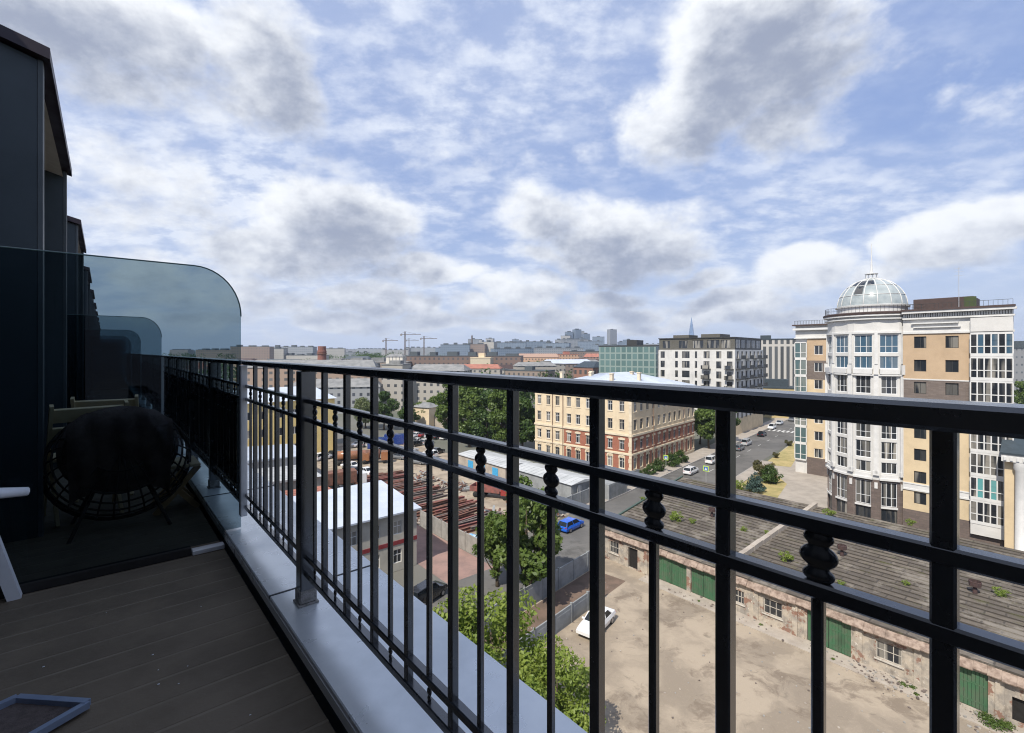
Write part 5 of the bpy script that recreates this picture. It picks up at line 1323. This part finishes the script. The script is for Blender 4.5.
och = gm('orange_block', (.46, .30, .20), (.10, .08, .07), 3.0, 3.2, .9)
block('orange_flats', 'orange brown flats with red roof beyond the tree tops', 18, 455, R(-8), 52, 16, 19.5, och, mat('orange_roof', (.36, .24, .18), .85), extra='gable')
block('orange_flats', 'small orange block right of the orange brown flats', 55, 470, R(8), 22, 16, 22, och, M['redroof'])
block('brick_flats', 'pink brown flats in front of the long blue grey blocks', 78, 430, R(-5), 26, 14, 20, gm('pinkbrick', (.36, .25, .20), (.08, .08, .08), 2.8, 3, .9), M['redroof'], extra='gable')
rs_ = random.Random(99)
for i in range(34):
    px = rs_.uniform(190, 600); d = rs_.uniform(250, 520); x = (px-CX)/F*d; hh = rs_.uniform(11, 17.5)
    m_ = rs_.choice([fact2, flat_m, flat_m2, och, fact])
    block('town_house', 'small old house among trees and works in the distance, only its roof clear', x, d, rs_.uniform(-.6, .6), rs_.uniform(14, 34), rs_.uniform(10, 14), hh, m_, rs_.choice([M['greyroof'], M['slate2'], M['redroof'], M['brown_roof'], M['roof_metal']]), extra=rs_.choice(['gable', 'gable', None]), group='old houses in the distance')
chm = thing('brick_chimney', 'single round red brick chimney above the far roofs', 'chimney', (-99, 250, GZ), 0)
MB().lathe([(2.7, 0), (2.1, 24), (2.3, 24.2), (2.3, 25), (2.1, 25.2), (2.05, 27.5), (1.7, 27.5), (1.7, 25)], 20).build('stack', brick_mat('chimney_brick', (.24, .085, .06), (.19, .07, .05), (.2, .12, .1), .5, .2, .02), chm)
MB().lathe([(2.35, 23.2), (2.5, 23.3), (2.5, 23.8), (2.35, 23.9)], 20).build('band', M['rust'], chm)

# far city: each block on its own
fm = [gm('far_a', (.24, .26, .285), (.07, .085, .10), 3.2, 3.0, 1.0), gm('far_b', (.30, .30, .30), (.09, .10, .11), 3.4, 3.0, 1.2), gm('far_c', (.16, .205, .265), (.06, .09, .13), 3.0, 3.0, .8), gm('far_d', (.23, .175, .145), (.07, .07, .08), 3.2, 3.0, 1.0), gm('far_e', (.36, .35, .325), (.10, .11, .12), 3.6, 3.0, 1.3)]
desc = ['grey', 'pale', 'blue grey', 'brown', 'off white']
rf_ = random.Random(21); nfar = 0
def far(px, d, w, h, mi, extra=''):
    global nfar
    nfar += 1
    x = (px-CX)/F*d
    lab = '%s %s block on the skyline, %s' % (('wide' if w > 50 else 'narrow'), desc[mi], extra)
    return block('far_block', lab, x, d, rf_.uniform(-.35, .35), w, 16, h, fm[mi], M['slate2'], group='far blocks on the skyline')
far_list = [(215, 620, 60, 27, 3, 'left of the chimney beside the glass screen'), (250, 600, 46, 31, 3, 'just right of the glass screen edge'), (268, 640, 40, 29, 4, 'behind the brown one by the glass screen'), (292, 800, 70, 33, 0, 'between the brown blocks and the chimney'),
    (302, 640, 60, 20, 4, 'low in front, left of the chimney'), (335, 900, 34, 31, 4, 'just right of the brick chimney'), (346, 980, 90, 24, 0, 'low behind the brick chimney'), (445, 1000, 40, 33, 2, 'left end of the long row'), (455, 760, 46, 36, 2, 'tall, behind the dark factory'),
    (474, 780, 36, 37, 3, 'brown stripes behind the cream cube'), (487, 790, 24, 41, 4, 'tall pair behind the cream cube'), (510, 900, 60, 42, 2, 'above the orange flats, left'), (535, 950, 70, 45, 2, 'above the orange flats, middle'), (556, 900, 50, 41, 2, 'above the orange flats, right'),
    (575, 1050, 60, 52, 0, 'highest of the stepped group left of the glass office'), (590, 980, 50, 46, 2, 'stepped group, right side'), (565, 1200, 50, 55, 0, 'stepped group, behind'), (605, 860, 46, 37, 2, 'beside the glass office'), (520, 700, 80, 29, 2, 'long low row above the tree tops'), (560, 690, 70, 30, 0, 'long low row right of the tree tops'),
    (585, 560, 40, 25, 3, 'in front of the stepped group'), (630, 1300, 60, 52, 2, 'over the roof of the glass office'), (650, 1250, 60, 45, 0, 'between the glass office and white flats'), (420, 1300, 90, 36, 0, 'under the cranes'), (395, 1250, 70, 30, 1, 'under the left crane'), (370, 1500, 100, 34, 0, 'behind the far wood'),
    (1030, 190, 40, 26, 1, 'right of the domed house')]
for a in far_list:
    far(*a[:5], a[5])
for i in range(46):
    px = 180+i*11+rf_.uniform(-5, 5); d = rf_.uniform(1500, 2700); h = rf_.uniform(20, 34)+(d-1500)*.004
    x = (px-CX)/F*d
    block('far_block', 'hazy block of the farthest row under the sky', x, d, rf_.uniform(-.5, .5), rf_.uniform(35, 100), 20, h, rf_.choice(fm), M['slate2'], group='farthest hazy blocks')
def crane(label, px, py_top, d, jib):
    h = H+(HY-py_top)/F*d; r = thing('tower_crane', label, 'crane', ((px-CX)/F*d, d, GZ), rf_.uniform(-.3, .3), 'tower cranes on the skyline')
    b = MB(); s = 1.1
    for sx in (-1, 1):
        for sy in (-1, 1): b.box(sx*s-.25, sx*s+.25, sy*s-.25, sy*s+.25, 0, h)
    for i in range(int(h/3)): b.beam((-s, -s, i*3), (s, -s, i*3+3), .3, .3); b.beam((-s, s, i*3), (s, s, i*3+3), .3, .3)
    b.build('mast', M['rust3'], r)
    b = MB(); b.box(-jib*.3, jib, -.5, .5, h-6.5, h-5.2); b.beam((0, 0, h), (jib*.7, 0, h-5.2), .35, .35); b.beam((0, 0, h), (-jib*.28, 0, h-5.2), .35, .35); b.build('jib', M['rust3'], r)
    MB().box(-jib*.3, -jib*.2, -1.2, 1.2, h-9, h-6.5).build('counterweight', M['concrete'], r)
for i in range(22):
    px = rs_.gauss(580, 14) if i < 12 else rs_.uniform(470, 640); d = rs_.uniform(1100, 1500)
    x = (px-CX)/F*d; hh = H+(HY-rs_.uniform(328, 340))/F*d*(1 if i < 12 else .6)
    block('far_tower', 'hazy blue grey tower of the stepped cluster on the skyline', x, d, rs_.uniform(-.5, .5), rs_.uniform(16, 30), 16, hh, rs_.choice([fm[0], fm[2], fm[2], fm[1]]), M['slate2'], group='hazy towers on the skyline')
crane('tower crane at the left of the skyline group, lowest', 386, 338, 1100, 30); crane('tower crane with the tallest mast in the skyline group', 405, 331.5, 1000, 34); crane('tower crane at the right of the skyline group', 424, 336, 1100, 30); crane('tower crane close right of the tallest mast, thin', 409, 338, 1300, 26)
pole = thing('smoke_stack', 'thin dark stack rising above the blue grey blocks', 'chimney', ((472-CX)/F*800, 800, GZ), 0); MB().lathe([(2.2, 0), (1.2, 52), (1.2, 52.1), (.001, 52.2)], 12).build('stack', M['rust3'], pole)
sp_ = thing('skyscraper', 'needle shaped blue skyscraper far behind the white flats', 'tower', ((691.5-CX)/F*2500, 2500, GZ), 0)
MB().lathe([(17, 0), (19, 60), (15, 110), (8, 160), (2.2, 195), (.3, 207)], 5).build('tower_body', mat('blue_curtain_wall', (.10, .17, .30), .25, (.14, .22, .36), .02), sp_)
# far woods
gen = np.random.default_rng(5); cs, rs = [], []
def wood(px0, px1, d0, d1, n, h):
    for _ in range(n):
        d = gen.uniform(d0, d1); px = gen.uniform(px0, px1); r_ = gen.uniform(3.0, 5.2)
        for kk in range(3): cs.append(((px-CX)/F*d+gen.normal()*2, d+gen.normal()*2, GZ+h*gen.uniform(.35, .95)-r_*.5)); rs.append(r_*gen.uniform(.7, 1.1))
wood(355, 402, 520, 640, 90, 25); wood(190, 355, 650, 1000, 110, 20); wood(400, 470, 500, 800, 60, 19); wood(430, 560, 270, 420, 90, 15); wood(520, 600, 360, 560, 70, 17); wood(560, 800, 800, 1400, 90, 22); wood(60, 240, 500, 1000, 90, 24); wood(470, 560, 180, 250, 30, 13); wood(400, 440, 215, 300, 26, 15); wood(200, 600, 260, 560, 150, 16); wood(150, 660, 600, 1100, 160, 22); wood(480, 700, 1000, 2000, 120, 26); wood(180, 480, 1000, 2000, 120, 26)
o = put('woods', leaf_mesh('woods', leaves(cs, rs, 85000, .95, 9, .9, .6), M['leaf_dark'])); struct(o, 'stuff'); o['label'] = 'far woods and tree belts among the city blocks'

# ------------------------------------------------------------------ haze round everything
hz = MB().box(-FAR-50, FAR+50, -250, FAR+50, GZ-1.2, 200).build('haze', None) if False else None
def haze(density=1.6e-4):
    m = bpy.data.materials.new('haze'); m.use_nodes = True; t = m.node_tree; t.nodes.clear()
    out = t.nodes.new('ShaderNodeOutputMaterial'); v = t.nodes.new('ShaderNodeVolumePrincipled')
    v.inputs['Color'].default_value = (.72, .82, 1, 1); v.inputs['Density'].default_value = density; v.inputs['Anisotropy'].default_value = .2
    t.links.new(v.outputs[0], out.inputs['Volume'])
    o = MB().box(-FAR-50, FAR+50, -250, FAR+50, GZ-1.2, 200).build('haze', m); o['kind'] = 'stuff'
haze()
